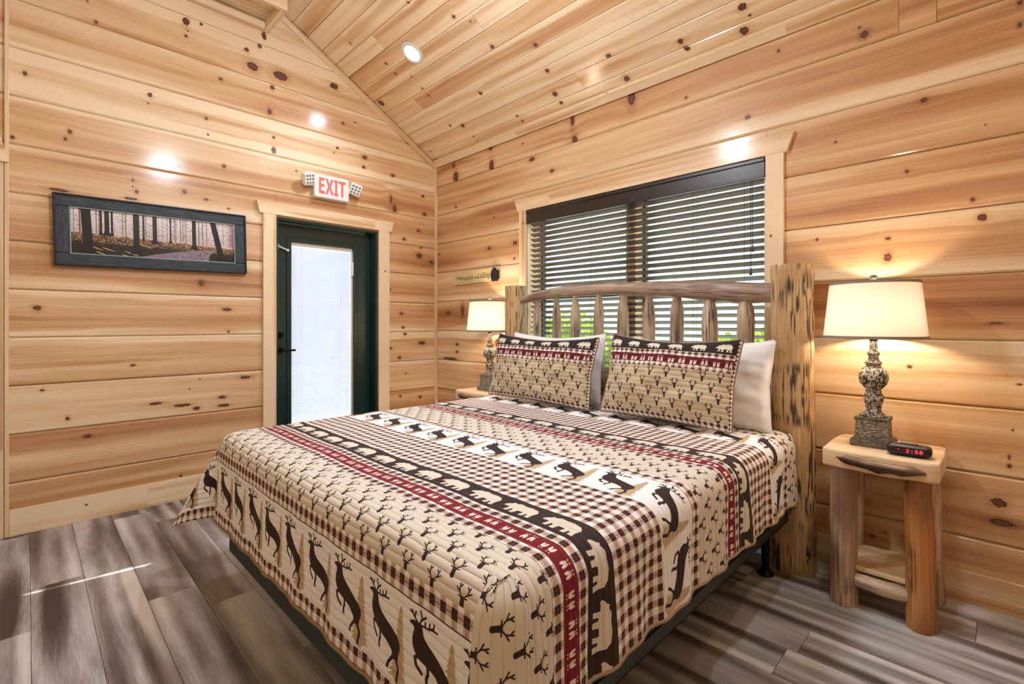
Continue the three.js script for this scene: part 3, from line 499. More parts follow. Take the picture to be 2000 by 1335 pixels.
// ---------------------------------------------------------------- quilt print
const INK = '#33231f', TAN = '#cdbb9e', CREAM = '#f2f1f0', REDC = '#781423', BEAR = '#dcd4c4';
const poly = (c, pts, x, y, w, h, flip = 1) => { c.beginPath(); pts.forEach(([a, b], i) => c[i ? 'lineTo' : 'moveTo'](x + (flip < 0 ? 1 - a : a) * w, y + b * h)); c.closePath(); c.fill(); };
const smooth = (c, pts, x, y, w, h) => { const q = pts.map(([a, b]) => [x + a * w, y + b * h]), n = q.length; c.beginPath(); c.moveTo((q[0][0] + q[n - 1][0]) / 2, (q[0][1] + q[n - 1][1]) / 2); for (let i = 0; i < n; i++) { const e = q[(i + 1) % n]; c.quadraticCurveTo(q[i][0], q[i][1], (q[i][0] + e[0]) / 2, (q[i][1] + e[1]) / 2); } c.closePath(); c.fill(); };
const strokes = (c, list, x, y, w, h, lw) => { c.lineCap = 'round'; c.lineJoin = 'round'; c.lineWidth = lw; for (const l of list) { c.beginPath(); l.forEach(([a, b], i) => c[i ? 'lineTo' : 'moveTo'](x + a * w, y + b * h)); c.stroke(); } };
function deer(c, x, y, w, h) {                                      // a stag stepping uphill to the left
  c.fillStyle = c.strokeStyle = INK;
  smooth(c, [[0.00, 0.18], [0.08, 0.145], [0.17, 0.14], [0.27, 0.15], [0.31, 0.20], [0.33, 0.27], [0.42, 0.325], [0.58, 0.375], [0.77, 0.43], [0.95, 0.49], [1.03, 0.57], [1.01, 0.64], [0.96, 0.71], [0.83, 0.71], [0.75, 0.66], [0.61, 0.605], [0.47, 0.585], [0.35, 0.565], [0.22, 0.53], [0.13, 0.46], [0.08, 0.36], [0.11, 0.28], [0.12, 0.225], [0.08, 0.205], [0.01, 0.20]], x, y, w, h);
  const s = w * 0.06;
  strokes(c, [[[0.27, 0.50], [0.17, 0.535], [0.20, 0.61], [0.32, 0.675]], [[0.43, 0.55], [0.45, 0.64], [0.42, 0.70], [0.43, 0.755]], [[0.86, 0.68], [0.82, 0.75], [0.72, 0.84], [0.69, 0.90]], [[0.94, 0.68], [0.94, 0.77], [1.0, 0.84], [0.96, 0.985]]], x, y, w, h, s);
  poly(c, [[0.74, 0.60], [1.0, 0.60], [0.97, 0.76], [0.84, 0.77]], x, y, w, h);
  strokes(c, [[[0.20, 0.15], [0.10, 0.10], [0.05, 0.05]], [[0.12, 0.11], [0.14, 0.045]], [[0.08, 0.08], [0.00, 0.065]], [[0.24, 0.15], [0.29, 0.08], [0.25, 0.005]], [[0.28, 0.10], [0.37, 0.045]], [[0.27, 0.16], [0.45, 0.15], [0.55, 0.11], [0.56, 0.06]], [[0.45, 0.15], [0.46, 0.085]], [[0.50, 0.135], [0.64, 0.125]], [[0.36, 0.155], [0.36, 0.10]]], x, y, w, h, s * 0.6);
}
function pine(c, x, y, w, h, r) {
  c.fillStyle = '#c0a986'; c.beginPath(); c.moveTo(x + w / 2, y);
  const n = 13, R = [], L = []; for (let i = 1; i <= n; i++) { const k = i / n, q = w / 2 * (0.15 + 0.85 * k); R.push([x + w / 2 + q * (0.85 + 0.3 * r()), y + h * k * 0.94], [x + w / 2 + q * 0.62, y + h * (k * 0.94 - 0.006)]); L.push([x + w / 2 - q * (0.85 + 0.3 * r()), y + h * k * 0.94], [x + w / 2 - q * 0.62, y + h * (k * 0.94 - 0.006)]); }
  R.forEach((p) => c.lineTo(...p)); c.lineTo(x + w * 0.56, y + h); c.lineTo(x + w * 0.44, y + h); L.reverse().forEach((p, i) => c.lineTo(...p)); c.closePath(); c.fill();
}
const BEARP = [[0.02, 0.52], [0.06, 0.40], [0.14, 0.27], [0.17, 0.14], [0.23, 0.20], [0.34, 0.08], [0.50, 0.13], [0.68, 0.10], [0.88, 0.18], [0.97, 0.40], [0.95, 0.70], [0.97, 0.98], [0.85, 0.98], [0.84, 0.76], [0.79, 0.72], [0.77, 0.97], [0.66, 0.97], [0.68, 0.68], [0.52, 0.68], [0.49, 0.98], [0.38, 0.98], [0.38, 0.72], [0.33, 0.66], [0.29, 0.95], [0.19, 0.95], [0.22, 0.60], [0.13, 0.58], [0.05, 0.60]];
const bear = (c, x, y, w, h) => { c.fillStyle = BEAR; poly(c, BEARP, x, y, w, h); };
function stag(c, x, y, s, ink = INK) {                              // a small antlered head
  c.fillStyle = c.strokeStyle = ink;
  smooth(c, [[0.38, 0.52], [0.50, 0.48], [0.62, 0.52], [0.60, 0.70], [0.64, 0.96], [0.52, 1.0], [0.42, 0.96], [0.41, 0.70]], x, y, s, s);
  strokes(c, [[[0.44, 0.54], [0.30, 0.38], [0.24, 0.08]], [[0.30, 0.38], [0.12, 0.26]], [[0.27, 0.22], [0.36, 0.08]], [[0.56, 0.54], [0.70, 0.38], [0.76, 0.08]], [[0.70, 0.38], [0.88, 0.26]], [[0.73, 0.22], [0.64, 0.08]], [[0.40, 0.56], [0.28, 0.54]], [[0.60, 0.56], [0.72, 0.54]]], x, y, s, s, s * 0.06);
}
function prints(c, x, y, s, up) {
  c.fillStyle = '#eadfce';
  for (const k of [0, 0.5]) for (const e of [-1, 1]) { c.beginPath(); c.ellipse(x + (0.26 + k + e * 0.085) * s, y + 0.5 * s, 0.082 * s, 0.31 * s, e * (up ? 0.10 : -0.10), 0, 7); c.fill(); c.beginPath(); c.arc(x + (0.26 + k + e * 0.09) * s, y + (up ? 0.94 : 0.06) * s, 0.05 * s, 0, 7); c.fill(); }
}
// gingham: dark where dark meets dark, cream where pale meets pale, a fine rust line through the dark
function gingham(c, x0, y0, w, h, p, py = p, shift = 0) {
  c.save(); c.beginPath(); c.rect(x0, y0, w, h); c.clip();
  c.fillStyle = '#c6b2a3'; c.fillRect(x0, y0, w, h);
  const nx = Math.round(w / p), ny = Math.ceil(h / py) + 1;
  for (let j = -1; j < ny; j++) for (let i = 0; i < nx; i++) {
    const X = x0 + i * w / nx, Y = y0 + (j + shift) * py;
    c.fillStyle = '#33201c'; c.fillRect(X, Y, w / nx / 2, py / 2);
    c.fillStyle = '#f3f0ec'; c.fillRect(X + w / nx / 2, Y + py / 2, w / nx / 2, py / 2);
  }
  c.fillStyle = 'rgba(132,56,40,0.5)';
  for (let i = 0; i < nx; i++) c.fillRect(x0 + (i + 0.22) * w / nx, y0, w / nx * 0.07, h);
  for (let j = -1; j < ny; j++) c.fillRect(x0, y0 + (j + shift + 0.22) * py, w, py * 0.07);
  c.restore();
}
const QW = 1.17, QP = 0.924;                                      // one repeat of the print, metres
const BANDS = [['plaid', 0.037], ['red', 0.055], ['plaid', 0.037], ['brown', 0.103], ['plaid', 0.24], ['white', 0.205], ['plaid', 0.045], ['tan', 0.202]];   // from foot to head
const quiltTex = canvasTex(2048, 2048, (c, W, H) => {
  const k = H / QP, kx = W / QW, r = R0(4);
  let v = 0;                                                        // metres from the foot side of the repeat; the canvas top is the head side
  for (const [kind, len] of BANDS) {
    const y = H - (v + len) * k, h = len * k; v += len;
    if (kind === 'plaid') gingham(c, 0, y, W, h, 0.0398 * kx, 0.040 * k, len > 0.1 ? 0 : 0.25);
    if (kind === 'red') { c.fillStyle = REDC; c.fillRect(0, y, W, h); const n = 18; for (let i = 0; i < n; i++) prints(c, (i + 0.12) * W / n, y + h * 0.16, W / n * 0.72, i % 2); }
    if (kind === 'brown') { c.fillStyle = INK; c.fillRect(0, y, W, h); const n = 8; for (let i = 0; i < n; i++) bear(c, (i + 0.07) * W / n, y + h * 0.14, W / n * 0.86, h * 0.70); }
    if (kind === 'tan') {
      c.fillStyle = '#d8cfbf'; c.fillRect(0, y, W, h); const n = 11, s = 0.05 * k;
      c.save(); c.beginPath(); c.rect(0, y, W, h); c.clip();
      for (let j = 0; j < 5; j++) for (let i = 0; i <= n; i++) stag(c, (i + (j % 2 ? 0.5 : 0)) * W / n - s / 2, y + h - (j + 0.85) * 0.0445 * k - s * 0.15, s);
      c.restore();
    }
    if (kind === 'white') { c.fillStyle = CREAM; c.fillRect(0, y, W, h); const n = 6; for (let i = 0; i < n; i++) { pine(c, (i + 0.60) * W / n, y + h * 0.14, W / n * 0.40, h * 0.84, r); deer(c, (i + 0.0) * W / n, y + h * 0.05, W / n * 0.80, h * 0.91); } }
    c.fillStyle = kind === 'plaid' ? 'rgba(239,233,223,1)' : '#2b1c19'; c.fillRect(0, y, W, kind === 'white' ? 6 : 2);
  }
});
const weaveBump = canvasTex(512, 512, (c, w) => {                   // stitched channels
  const im = c.createImageData(w, w);
  for (let y = 0, o = 0; y < w; y++) for (let x = 0; x < w; x++, o += 4) { const u = x / w, v = y / w, ch = Math.abs(Math.sin(Math.PI * (v * 8 + 0.025 * Math.sin(u * 12.566)))), q = 255 * clamp(Math.pow(ch, 0.45) * 0.9 + 0.1 * (vn(x * 0.09, y * 0.09))); im.data[o] = im.data[o + 1] = im.data[o + 2] = q; im.data[o + 3] = 255; }
  c.putImageData(im, 0, 0);
}, false);
const quiltMat = std({ map: quiltTex, roughness: 0.95, side: THREE.DoubleSide, bumpMap: (() => { const b = weaveBump.clone(); b.repeat.set(5, QP / 0.18); b.needsUpdate = true; return b; })(), bumpScale: 0.0035 });
// v along the bed in cloth metres (foot is large) to texture v, with the foot panel stretched a little
const RED_FOOT = 2.04;                                              // foot side edge of the red band on the bed
const KEY = [[RED_FOOT + 0.037, 0], [2.268, -0.202], [2.323, -0.247], [2.543, -0.452], [2.663, -0.56]];
const texV = (v) => { if (v <= KEY[0][0]) return (KEY[0][0] - v) / QP; for (let i = 0; i < KEY.length - 1; i++) if (v <= KEY[i + 1][0] || i === KEY.length - 2) { const [a, p] = KEY[i], [b, q] = KEY[i + 1]; return (p + (q - p) * (v - a) / (b - a)) / QP; } };
{
  const t = thing('quilt', 'patterned quilt with deer, bear and plaid bands spread over the bed', 'quilt', [0, 0, 0]);
  const X0 = 1.285, X1 = 3.262, ZF = 2.232, ZH0 = 0.31, RAD = 0.075, SIDE_DROP = 0.315, FOOT_DROP = 0.395;
  const edge = RAD * Math.PI / 2, VF = ZF - RAD + edge;             // cloth length at which the foot hangs straight
  // across one edge: cloth distance s past the start of the roll gives outward o and down d
  const roll = (s) => s <= 0 ? [0, 0] : s < edge ? [RAD * Math.sin(s / RAD), RAD * (1 - Math.cos(s / RAD))] : [RAD, RAD + s - edge];
  const grids = [], hemPts = [];
  const grid = (nu, nv, f) => {
    const pos = [], uv = [], idx = [];
    for (let j = 0; j <= nv; j++) for (let i = 0; i <= nu; i++) { const [p, cu, cv] = f(i / nu, j / nv); pos.push(...p); uv.push(cu / QW + 0.13, texV(cv)); }
    for (let j = 0; j < nv; j++) for (let i = 0; i < nu; i++) { const a = j * (nu + 1) + i, b = a + nu + 1; idx.push(a, b, a + 1, a + 1, b, b + 1); }
    const g = new THREE.BufferGeometry(); g.setAttribute('position', new THREE.Float32BufferAttribute(pos, 3)); g.setAttribute('uv', new THREE.Float32BufferAttribute(uv, 2)); g.setIndex(idx); g.computeVertexNormals(); grids.push(nonIdx(g));
  };
  const puff = (x, z) => 0.010 * (fbm(x * 3 + 4, z * 3 + 8, 2) - 0.5) + 0.004 * (vn(x * 14, z * 14) - 0.5);
  const a0 = X0 + RAD, a1 = X1 - RAD, z1 = ZF - RAD;
  // top, running over both long edges and the foot edge (u across, v along); near corner and left corner are made apart
  const Ls = RAD * Math.PI / 2 + SIDE_DROP - RAD, Lf = edge + FOOT_DROP - RAD;
  const wave = (q, k) => 0.010 * Math.sin(q * 21 + k) + 0.007 * Math.sin(q * 47 + 2 * k);
  const place = (sx, x, zc) => {                                    // sx cloth past the long edge (signed by side), zc cloth along the bed
    const sz = zc - z1, side = x < a0 ? -1 : x > a1 ? 1 : 0, s = side < 0 ? a0 - x : side > 0 ? x - a1 : 0;
    const [ox, dx] = roll(s), [oz, dz] = roll(sz);
    let px = clamp(x, a0, a1) + side * ox, pz = Math.min(zc, z1) + oz, py = TOP - dx - dz + puff(x, zc) * (dx + dz < 0.03 ? 1 : 0.4);
    if (side && dx > 0.06) px += side * ((dx - 0.06) * 0.03 + 0.7 * wave(zc, side) * clamp((dx - 0.06) * 5));
    if (dz > 0.06) pz += (dz - 0.06) * 0.06 + wave(x, 3) * 0.35 * clamp((dz - 0.06) * 5);
    return [px, py, pz];
  };
  grid(150, 200, (u, v) => { const x = lerp(a0 - Ls, a1 + Ls, u), z = lerp(ZH0, z1, v); return [place(0, x, z), x, z]; });
  grid(120, 60, (u, v) => { const x = lerp(a0, a1 + 0.03, u), z = lerp(z1, z1 + Lf, v); const p = place(0, Math.min(x, a1), z); p[0] += Math.max(0, x - a1); return [p, x, z]; });
  // left corner: the spare square of cloth hangs as a flaring cone
  grid(48, 48, (u, v) => {
    const du = u * Ls, dv = v * Lf, rr = Math.hypot(du, dv), ph = Math.atan2(dv, du + 1e-9), m = Math.max(du, dv);
    const [o, d] = roll(rr * (0.97)), fl = Math.max(0, d - 0.06) * (0.03 + 0.03 * Math.sin(ph) + 0.48 * Math.pow(Math.sin(2 * ph), 2));
    const drop = d * (1 - 0.10 * Math.pow(Math.sin(2 * ph), 2));
    const R = o + fl; let px = a0 - Math.cos(ph) * R, pz = z1 + Math.sin(ph) * R;
    px -= 0.7 * wave(z1, -1) * Math.cos(ph) * clamp((d - 0.06) * 5) * Math.cos(ph); pz += wave(a0, 3) * 0.35 * clamp((d - 0.06) * 5) * Math.sin(ph);
    return [[px, TOP - drop + puff(a0 - du, z1 + dv) * 0.4, pz], a0 - du, z1 + dv];
  });
  // near corner: the long side wraps round the corner and is folded over the foot panel
  grid(40, 48, (u, v) => {
    const s = v * Ls, [o, d] = roll(s), w = u * 0.105, Rr = o + 0.006 + Math.max(0, d - 0.06) * 0.03, th = Math.min(w / RAD, Math.PI / 2), ex = Math.max(0, w - RAD * Math.PI / 2);
    const px = a1 + Math.cos(th) * Rr - ex * 1.0 * clamp(d * 10), pz = z1 + Math.sin(th) * (Rr + 0.012 * clamp(d * 8)) + 0.004 * clamp(d * 8);
    return [[px + 0.7 * wave(z1, 1) * clamp((d - 0.06) * 5) * Math.cos(th), TOP - d + puff(a1 + s, z1) * 0.4, pz], a1 + s, z1 + w];
  });
  const g = mergeVertices(mergeGeometries(grids.map((q) => { q.deleteAttribute('normal'); return q; })), 1e-5); g.computeVertexNormals();
  mesh('quilted_cloth', g, quiltMat, t);
  // hem binding along the free edges
  const hem = [];
  for (let i = 0; i <= 60; i++) { const z = lerp(ZH0, z1, i / 60); hem.push(place(0, a1 + Ls, z)); }
  const hemL = []; for (let i = 0; i <= 60; i++) { const z = lerp(ZH0, z1, i / 60); hemL.push(place(0, a0 - Ls, z)); }
  const hemF = []; for (let i = 0; i <= 60; i++) { const x = lerp(a0, a1, i / 60); hemF.push(place(0, x, z1 + Lf)); }
  const bindMat = std({ color: 0x9a7f66, roughness: 0.95 });
  for (const h of [hem, hemL, hemF]) mesh('hem_binding', new THREE.TubeGeometry(new THREE.CatmullRomCurve3(h.map((p) => V3(...p))), 90, 0.0055, 6), bindMat, t);
}
// white sheet edge hanging below the quilt near the right post
{
  const pos = [], idx = [], n = 24;
  for (let j = 0; j <= 10; j++) for (let i = 0; i <= n; i++) { const z = lerp(0.29, 0.314, i / n), s = j / 10 * 0.36, o = s < 0.1 ? 0.06 * Math.sin(s / 0.1 * 1.57) : 0.06 + (s - 0.1) * 0.06, d = s < 0.1 ? 0.06 * (1 - Math.cos(s / 0.1 * 1.57)) : 0.06 + s - 0.1; pos.push(3.232 + o * 0.4 + 0.004 * Math.sin(z * 60), 0.672 - d, z); }
  for (let j = 0; j < 10; j++) for (let i = 0; i < n; i++) { const a = j * (n + 1) + i, b = a + n + 1; idx.push(a, a + 1, b, a + 1, b + 1, b); }
  const g = new THREE.BufferGeometry(); g.setAttribute('position', new THREE.Float32BufferAttribute(pos, 3)); g.setIndex(idx); g.computeVertexNormals();
  tag(mesh('bed_sheet', g, std({ color: 0xdfe3ea, roughness: 0.9, side: THREE.DoubleSide })), 'white bed sheet edge hanging by the right headboard post', 'sheet');
}
// ---------------------------------------------------------------- pillows
function pillowGeo(w, h, th, seed, sag = 0.06) {
  const n = 44, pos = [], uv = [], idx = [];
  for (const sgn of [1, -1]) for (let j = 0; j <= n; j++) for (let i = 0; i <= n; i++) {
    const u = i / n * 2 - 1, v = j / n * 2 - 1, e = Math.pow(Math.max(0, (1 - Math.pow(Math.abs(u), 2.6)) * (1 - Math.pow(Math.abs(v), 2.6))), 0.5);
    const pin = 1 - 0.055 * (1 - Math.abs(u)) ** 0.8 * Math.abs(v) ** 3 - 0.02, pinx = 1 - 0.05 * (1 - Math.abs(v)) * Math.abs(u) ** 3;
    const fold = (0.010 * (fbm(u * 2.2 + seed, v * 2.2, 2) - 0.5) + 0.004 * (vn(u * 7 + seed, v * 7) - 0.5)) * e;
    pos.push(u * w / 2 * pinx, h / 2 + v * h / 2 * pin - (v > 0.6 ? sag * (v - 0.6) * (1 - u * u) : 0), sgn * (e * th / 2 + 0.003) + fold * sgn * 4);
    uv.push((u + 1) / 2, (v + 1) / 2);
  }
  const N = (n + 1) * (n + 1);
  for (let k = 0; k < 2; k++) for (let j = 0; j < n; j++) for (let i = 0; i < n; i++) { const a = k * N + j * (n + 1) + i, b = a + n + 1; k ? idx.push(a, b, a + 1, a + 1, b, b + 1) : idx.push(a, a + 1, b, a + 1, b + 1, b); }
  const g = new THREE.BufferGeometry(); g.setAttribute('position', new THREE.Float32BufferAttribute(pos, 3)); g.setAttribute('uv', new THREE.Float32BufferAttribute(uv, 2)); g.setIndex(idx); g.computeVertexNormals();
  return g;
}
const shamTex = canvasTex(1400, 800, (c, W, H) => {
  const px = H / 0.46;
  c.fillStyle = '#c6b597'; c.fillRect(0, 0, W, H);
  const s = 0.056 * px; for (let j = 0; j < 6; j++) for (let i = 0; i < 9; i++) stag(c, (i + (j % 2 ? 0.15 : 0.6)) * 0.098 * px - s / 2, H * 0.395 + j * 0.052 * px, s, '#2c1d1a');
  c.fillStyle = '#2b211f'; c.fillRect(0, 0, W, H * 0.19);
  for (let i = 0; i < 6; i++) bear(c, (i + 0.12) * W / 6, H * 0.05, W / 6 * 0.66, H * 0.115);
  gingham(c, 0, H * 0.19, W, H * 0.062, W / 22, H * 0.052, 0.2);
  c.fillStyle = '#5e0f20'; c.fillRect(0, H * 0.252, W, H * 0.094); for (let i = 0; i < 13; i++) prints(c, (i + 0.14) * W / 13, H * 0.27, W / 13 * 0.66, i % 2);
  gingham(c, 0, H * 0.346, W, H * 0.05, W / 22, H * 0.06, 0.55);
  gingham(c, 0, H * 0.935, W, H * 0.065, W / 24, H * 0.06, 0.1);
  gingham(c, 0, 0, W * 0.014, H, W * 0.014, H / 22); gingham(c, W * 0.986, 0, W * 0.014, H, W * 0.014, H / 22);
});
const shamMat = std({ map: shamTex, roughness: 0.95, bumpMap: (() => { const b = weaveBump.clone(); b.repeat.set(3, 2.2); b.needsUpdate = true; return b; })(), bumpScale: 0.004 });
const linen = std({ color: 0xeeeeee, roughness: 0.9 });
function pillow(name, label, group, w, h, th, [x, y, z], lean, yaw, roll, seed, mat) {
  const t = thing(name, label, 'pillow', [x, y, z], 0, group); t.rotation.set(0, 0, 0);
  t.rotation.order = 'YXZ'; t.rotation.set(-lean, yaw, roll);
  mesh('cushion', pillowGeo(w, h, th, seed), mat, t);
  const edge = []; for (let i = 0; i < 96; i++) { const a = i / 96 * 6.2832, c = Math.cos(a), s = Math.sin(a), k = 1 / Math.max(Math.abs(c), Math.abs(s)), u = c * k, v = s * k; edge.push(V3(u * w / 2 * (1 - 0.05 * (1 - Math.abs(v)) * Math.abs(u) ** 3), h / 2 + v * h / 2 * (1 - 0.055 * (1 - Math.abs(u)) ** 0.8 * Math.abs(v) ** 3 - 0.02) - (v > 0.6 ? 0.06 * (v - 0.6) * (1 - u * u) : 0), 0)); }
  mesh('edge_piping', new THREE.TubeGeometry(new THREE.CatmullRomCurve3(edge, true), 140, 0.0045, 6, true), mat === linen ? linen : std({ color: 0x8f7764, roughness: 0.95 }), t);
}
pillow('white_pillow', 'plain white pillow behind the left patterned sham', 'white pillows', 0.80, 0.45, 0.12, [1.80, 0.69, 0.37], 0.15, 0.0, 0, 4, linen);
pillow('white_pillow', 'plain white pillow sticking out beside the right patterned sham', 'white pillows', 0.78, 0.44, 0.13, [2.79, 0.685, 0.395], 0.16, 0.0, 0, 6, linen);
pillow('patterned_sham', 'patterned bear and deer pillow sham nearer the small lamp', 'patterned shams', 0.85, 0.44, 0.14, [1.825, 0.695, 0.565], 0.24, 0.02, -0.015, 11, shamMat);
pillow('patterned_sham', 'patterned bear and deer pillow sham in front of the white pillow on the right', 'patterned shams', 0.72, 0.45, 0.15, [2.715, 0.70, 0.59], 0.27, 0.0, -0.02, 15, shamMat);

// ---------------------------------------------------------------- log nightstands
function nightstand(label, pos) {
  const t = thing('nightstand', label, 'nightstand', pos, 0, 'log nightstands');
  // slab with a live front edge; origin at the floor under its middle
  const n = 40, fr = []; for (let i = 0; i <= n; i++) { const x = lerp(-0.185, 0.185, i / n); fr.push([x, 0.185 + 0.010 * (fbm(x * 18 + 3, 2.2, 3) - 0.5) * 2 - 0.02 * Math.pow(Math.abs(x) / 0.185, 8)]); }
  const pts = [[-0.17, -0.18], ...[0, 1, 2].map((k) => [-0.185 - 0.004 * k * (2 - k), lerp(-0.15, 0.12, k / 2)]), ...fr, [0.19, 0.0], [0.186, -0.17], [0.17, -0.18]];
  const g = extrude(pts.map(([x, z]) => [x, -z]).reverse(), 0.056, 0.009); g.rotateX(-Math.PI / 2); g.translate(0, 0.595, 0);
  const p = g.attributes.position; for (let i = 0; i < p.count; i++) { const z = p.getZ(i), y = p.getY(i); if (z > 0.13 && y < 0.645) p.setY(i, y - 0.012 * fbm(p.getX(i) * 14 + 8, 4, 2) * clamp((z - 0.13) * 16)); }
  const top = mesh('table_top', uvMetres(nonIdx(g), 0), slabMat, t); top.geometry.computeVertexNormals();
  // bark left on the front edge
  mesh('bark_edge', logGeo([[-0.14, 0.626, 0.186], [-0.05, 0.62, 0.196], [0.05, 0.616, 0.198], [0.155, 0.616, 0.186]], [0.006, 0.026, 0.018, 0.03, 0.02, 0.028, 0.008], { seg: 14, rough: 0.5, seed: 7 }), barkMat, t);
  const leg = (x, z, dx, dz, r, seed, mat) => mesh('leg', logGeo([[x + dx, 0, z + dz], [x + dx * 0.5, 0.3, z + dz * 0.5], [x, 0.592, z]], [r * 1.06, r, r * 1.04, r * 0.96], { seg: 24, rough: 0.13, seed, capBevel: 0.08 }), mat, t);
  leg(-0.125, 0.135, 0.005, 0.02, 0.047, 3, legPale); leg(0.125, 0.135, 0.012, 0.02, 0.047, 8, legOrange);
  leg(-0.13, -0.12, -0.005, -0.01, 0.043, 14, legPale); leg(0.135, -0.12, 0.012, -0.01, 0.043, 19, legPale);
  mesh('shelf', uvMetres(new RoundedBoxGeometry(0.27, 0.024, 0.27, 2, 0.008).translate(0.005, 0.152, 0.0), 0), slabMat, t);
  for (const z of [0.148, -0.128]) mesh('stretcher', logGeo([[-0.12, 0.115, z], [0, 0.108, z + 0.006], [0.13, 0.112, z]], [0.022, 0.03, 0.032, 0.022], { seg: 16, rough: 0.1, seed: 40 + z }), legPale, t);
  return t;
}
nightstand('log nightstand with the alarm clock, right of the bed', [3.585, 0, 0.225]);
nightstand('log nightstand half hidden behind the far side of the bed', [1.0, 0, 0.225]);

// ---------------------------------------------------------------- table lamps
const mottled = (() => {
  const n = 512, d = new Uint8Array(n * n * 4).fill(255);
  for (let y = 0, o = 0; y < n; y++) for (let x = 0; x < n; x++, o += 4) {
    const u = x / n, v = y / n, e = sstep(0.85, 1, u), f = (fx, fy, k) => lerp(vn(u * fx + k, v * fy + k), vn((u - 1) * fx + k, v * fy + k), e);
    const q = f(36, 70, 2) * 0.42 + f(90, 170, 9) * 0.4 + f(180, 250, 4) * 0.28, dark = sstep(0.50, 0.60, q), c = [lerp(208, 38, dark), lerp(200, 36, dark), lerp(180, 33, dark)], g = 18 * (f(60, 60, 1) - 0.5);
    d[o] = c[0] + g; d[o + 1] = c[1] + g; d[o + 2] = c[2] + g;
  }
  return dataTex(n, n, d);
})();
const lampBase = std({ map: mottled, roughness: 0.7, bumpMap: mottled, bumpScale: 0.0015 });
const fabric = (() => { const b = noiseTex(256, (u, v) => 0.5 + 0.25 * (vn(u * 128, v * 9) - 0.5) + 0.25 * (vn(u * 9, v * 128) - 0.5) + 0.4 * (vn(u * 130, v * 130) - 0.5)); b.repeat.set(6, 2); return b; })();
const shadeMat = phys({ color: 0xe9dfd0, roughness: 1, transmission: 0.16, thickness: 0, side: THREE.DoubleSide, bumpMap: fabric, bumpScale: 0.0008 });
const trimGrey = std({ color: 0x8f8778, roughness: 0.9, side: THREE.DoubleSide }), bulbMat = std({ color: 0xffffff, emissive: 0xffe2bc, emissiveIntensity: 5 });
function lamp(label, pos, power) {
  const t = thing('table_lamp', label, 'lamp', pos, 0, 'matching table lamps');
  const sq = (w0, w1, y0, y1) => { const g = new THREE.CylinderGeometry(w1 * 0.7071, w0 * 0.7071, y1 - y0, 4, 1); g.rotateY(Math.PI / 4); g.translate(0, (y0 + y1) / 2, 0); const q = nonIdx(g); q.computeVertexNormals(); return q; };
  const b = mesh('plinth', merge([sq(0.15, 0.15, 0, 0.026), sq(0.15, 0.128, 0.026, 0.036), sq(0.118, 0.114, 0.036, 0.112), sq(0.12, 0.124, 0.112, 0.119), sq(0.124, 0.118, 0.119, 0.126)]), lampBase, t);
  mesh('column', lathe([[0, 0.124], [0.052, 0.125], [0.050, 0.132], [0.032, 0.146], [0.027, 0.160], [0.031, 0.168], [0.029, 0.174], [0.034, 0.186], [0.0375, 0.203], [0.035, 0.221], [0.028, 0.232], [0.030, 0.238], [0.027, 0.246], [0.034, 0.252], [0.048, 0.270], [0.0555, 0.295], [0.053, 0.318], [0.042, 0.337], [0.028, 0.347], [0.026, 0.354], [0.032, 0.360], [0.0315, 0.366], [0.021, 0.376], [0.018, 0.392], [0.023, 0.40], [0.024, 0.408], [0.016, 0.416], [0.0145, 0.44], [0.0155, 0.462], [0.0, 0.464]], 36), lampBase, t);
  const H0 = 0.472, H1 = 0.722;
  const s = mesh('lamp_shade', new THREE.CylinderGeometry(0.165, 0.19, H1 - H0, 56, 1, true).translate(0, (H0 + H1) / 2, 0), shadeMat, t);
  mesh('shade_trim', new THREE.CylinderGeometry(0.1905, 0.1918, 0.012, 56, 1, true).translate(0, H0 + 0.006, 0), trimGrey, s);
  mesh('shade_trim', new THREE.CylinderGeometry(0.1655, 0.1668, 0.012, 56, 1, true).translate(0, H1 - 0.006, 0), trimGrey, s);
  mesh('shade_spider', merge([0, 1, 2].map((k) => cyl(0.0018, 0.0018, 0.164, 6).rotateZ(Math.PI / 2).translate(0.082, H1 - 0.012, 0).rotateY(k * 2.0944))), blackMetal, t);
  mesh('socket', cyl(0.016, 0.016, 0.06, 16).translate(0, 0.49, 0), blackMetal, t);
  mesh('bulb', new THREE.SphereGeometry(0.03, 20, 14).scale(1, 1.2, 1).translate(0, 0.565, 0), bulbMat, t);
  mesh('harp', merge([-1, 1].map((e) => new THREE.TubeGeometry(new THREE.CatmullRomCurve3([V3(e * 0.016, 0.47, 0), V3(e * 0.05, 0.54, 0), V3(e * 0.045, 0.66, 0), V3(0, H1 - 0.01, 0)]), 20, 0.0015, 5))), blackMetal, t);
  mesh('finial', lathe([[0, H1 - 0.012], [0.006, H1 - 0.01], [0.005, H1 + 0.006], [0.012, H1 + 0.012], [0.015, H1 + 0.021], [0.011, H1 + 0.031], [0, H1 + 0.034]], 18), lampBase, t);
  const L = new THREE.PointLight(0xffe4c8, power); L.position.set(0, 0.565, 0); L.castShadow = true; L.shadow.radius = 1.5; L.name = 'bulb_light'; t.add(L);
}
lamp('table lamp with cream shade on the nightstand by the alarm clock', [3.545, 0.661, 0.205], 0.8);
lamp('table lamp with cream shade in the far corner behind the headboard post', [1.025, 0.661, 0.215], 1.0);

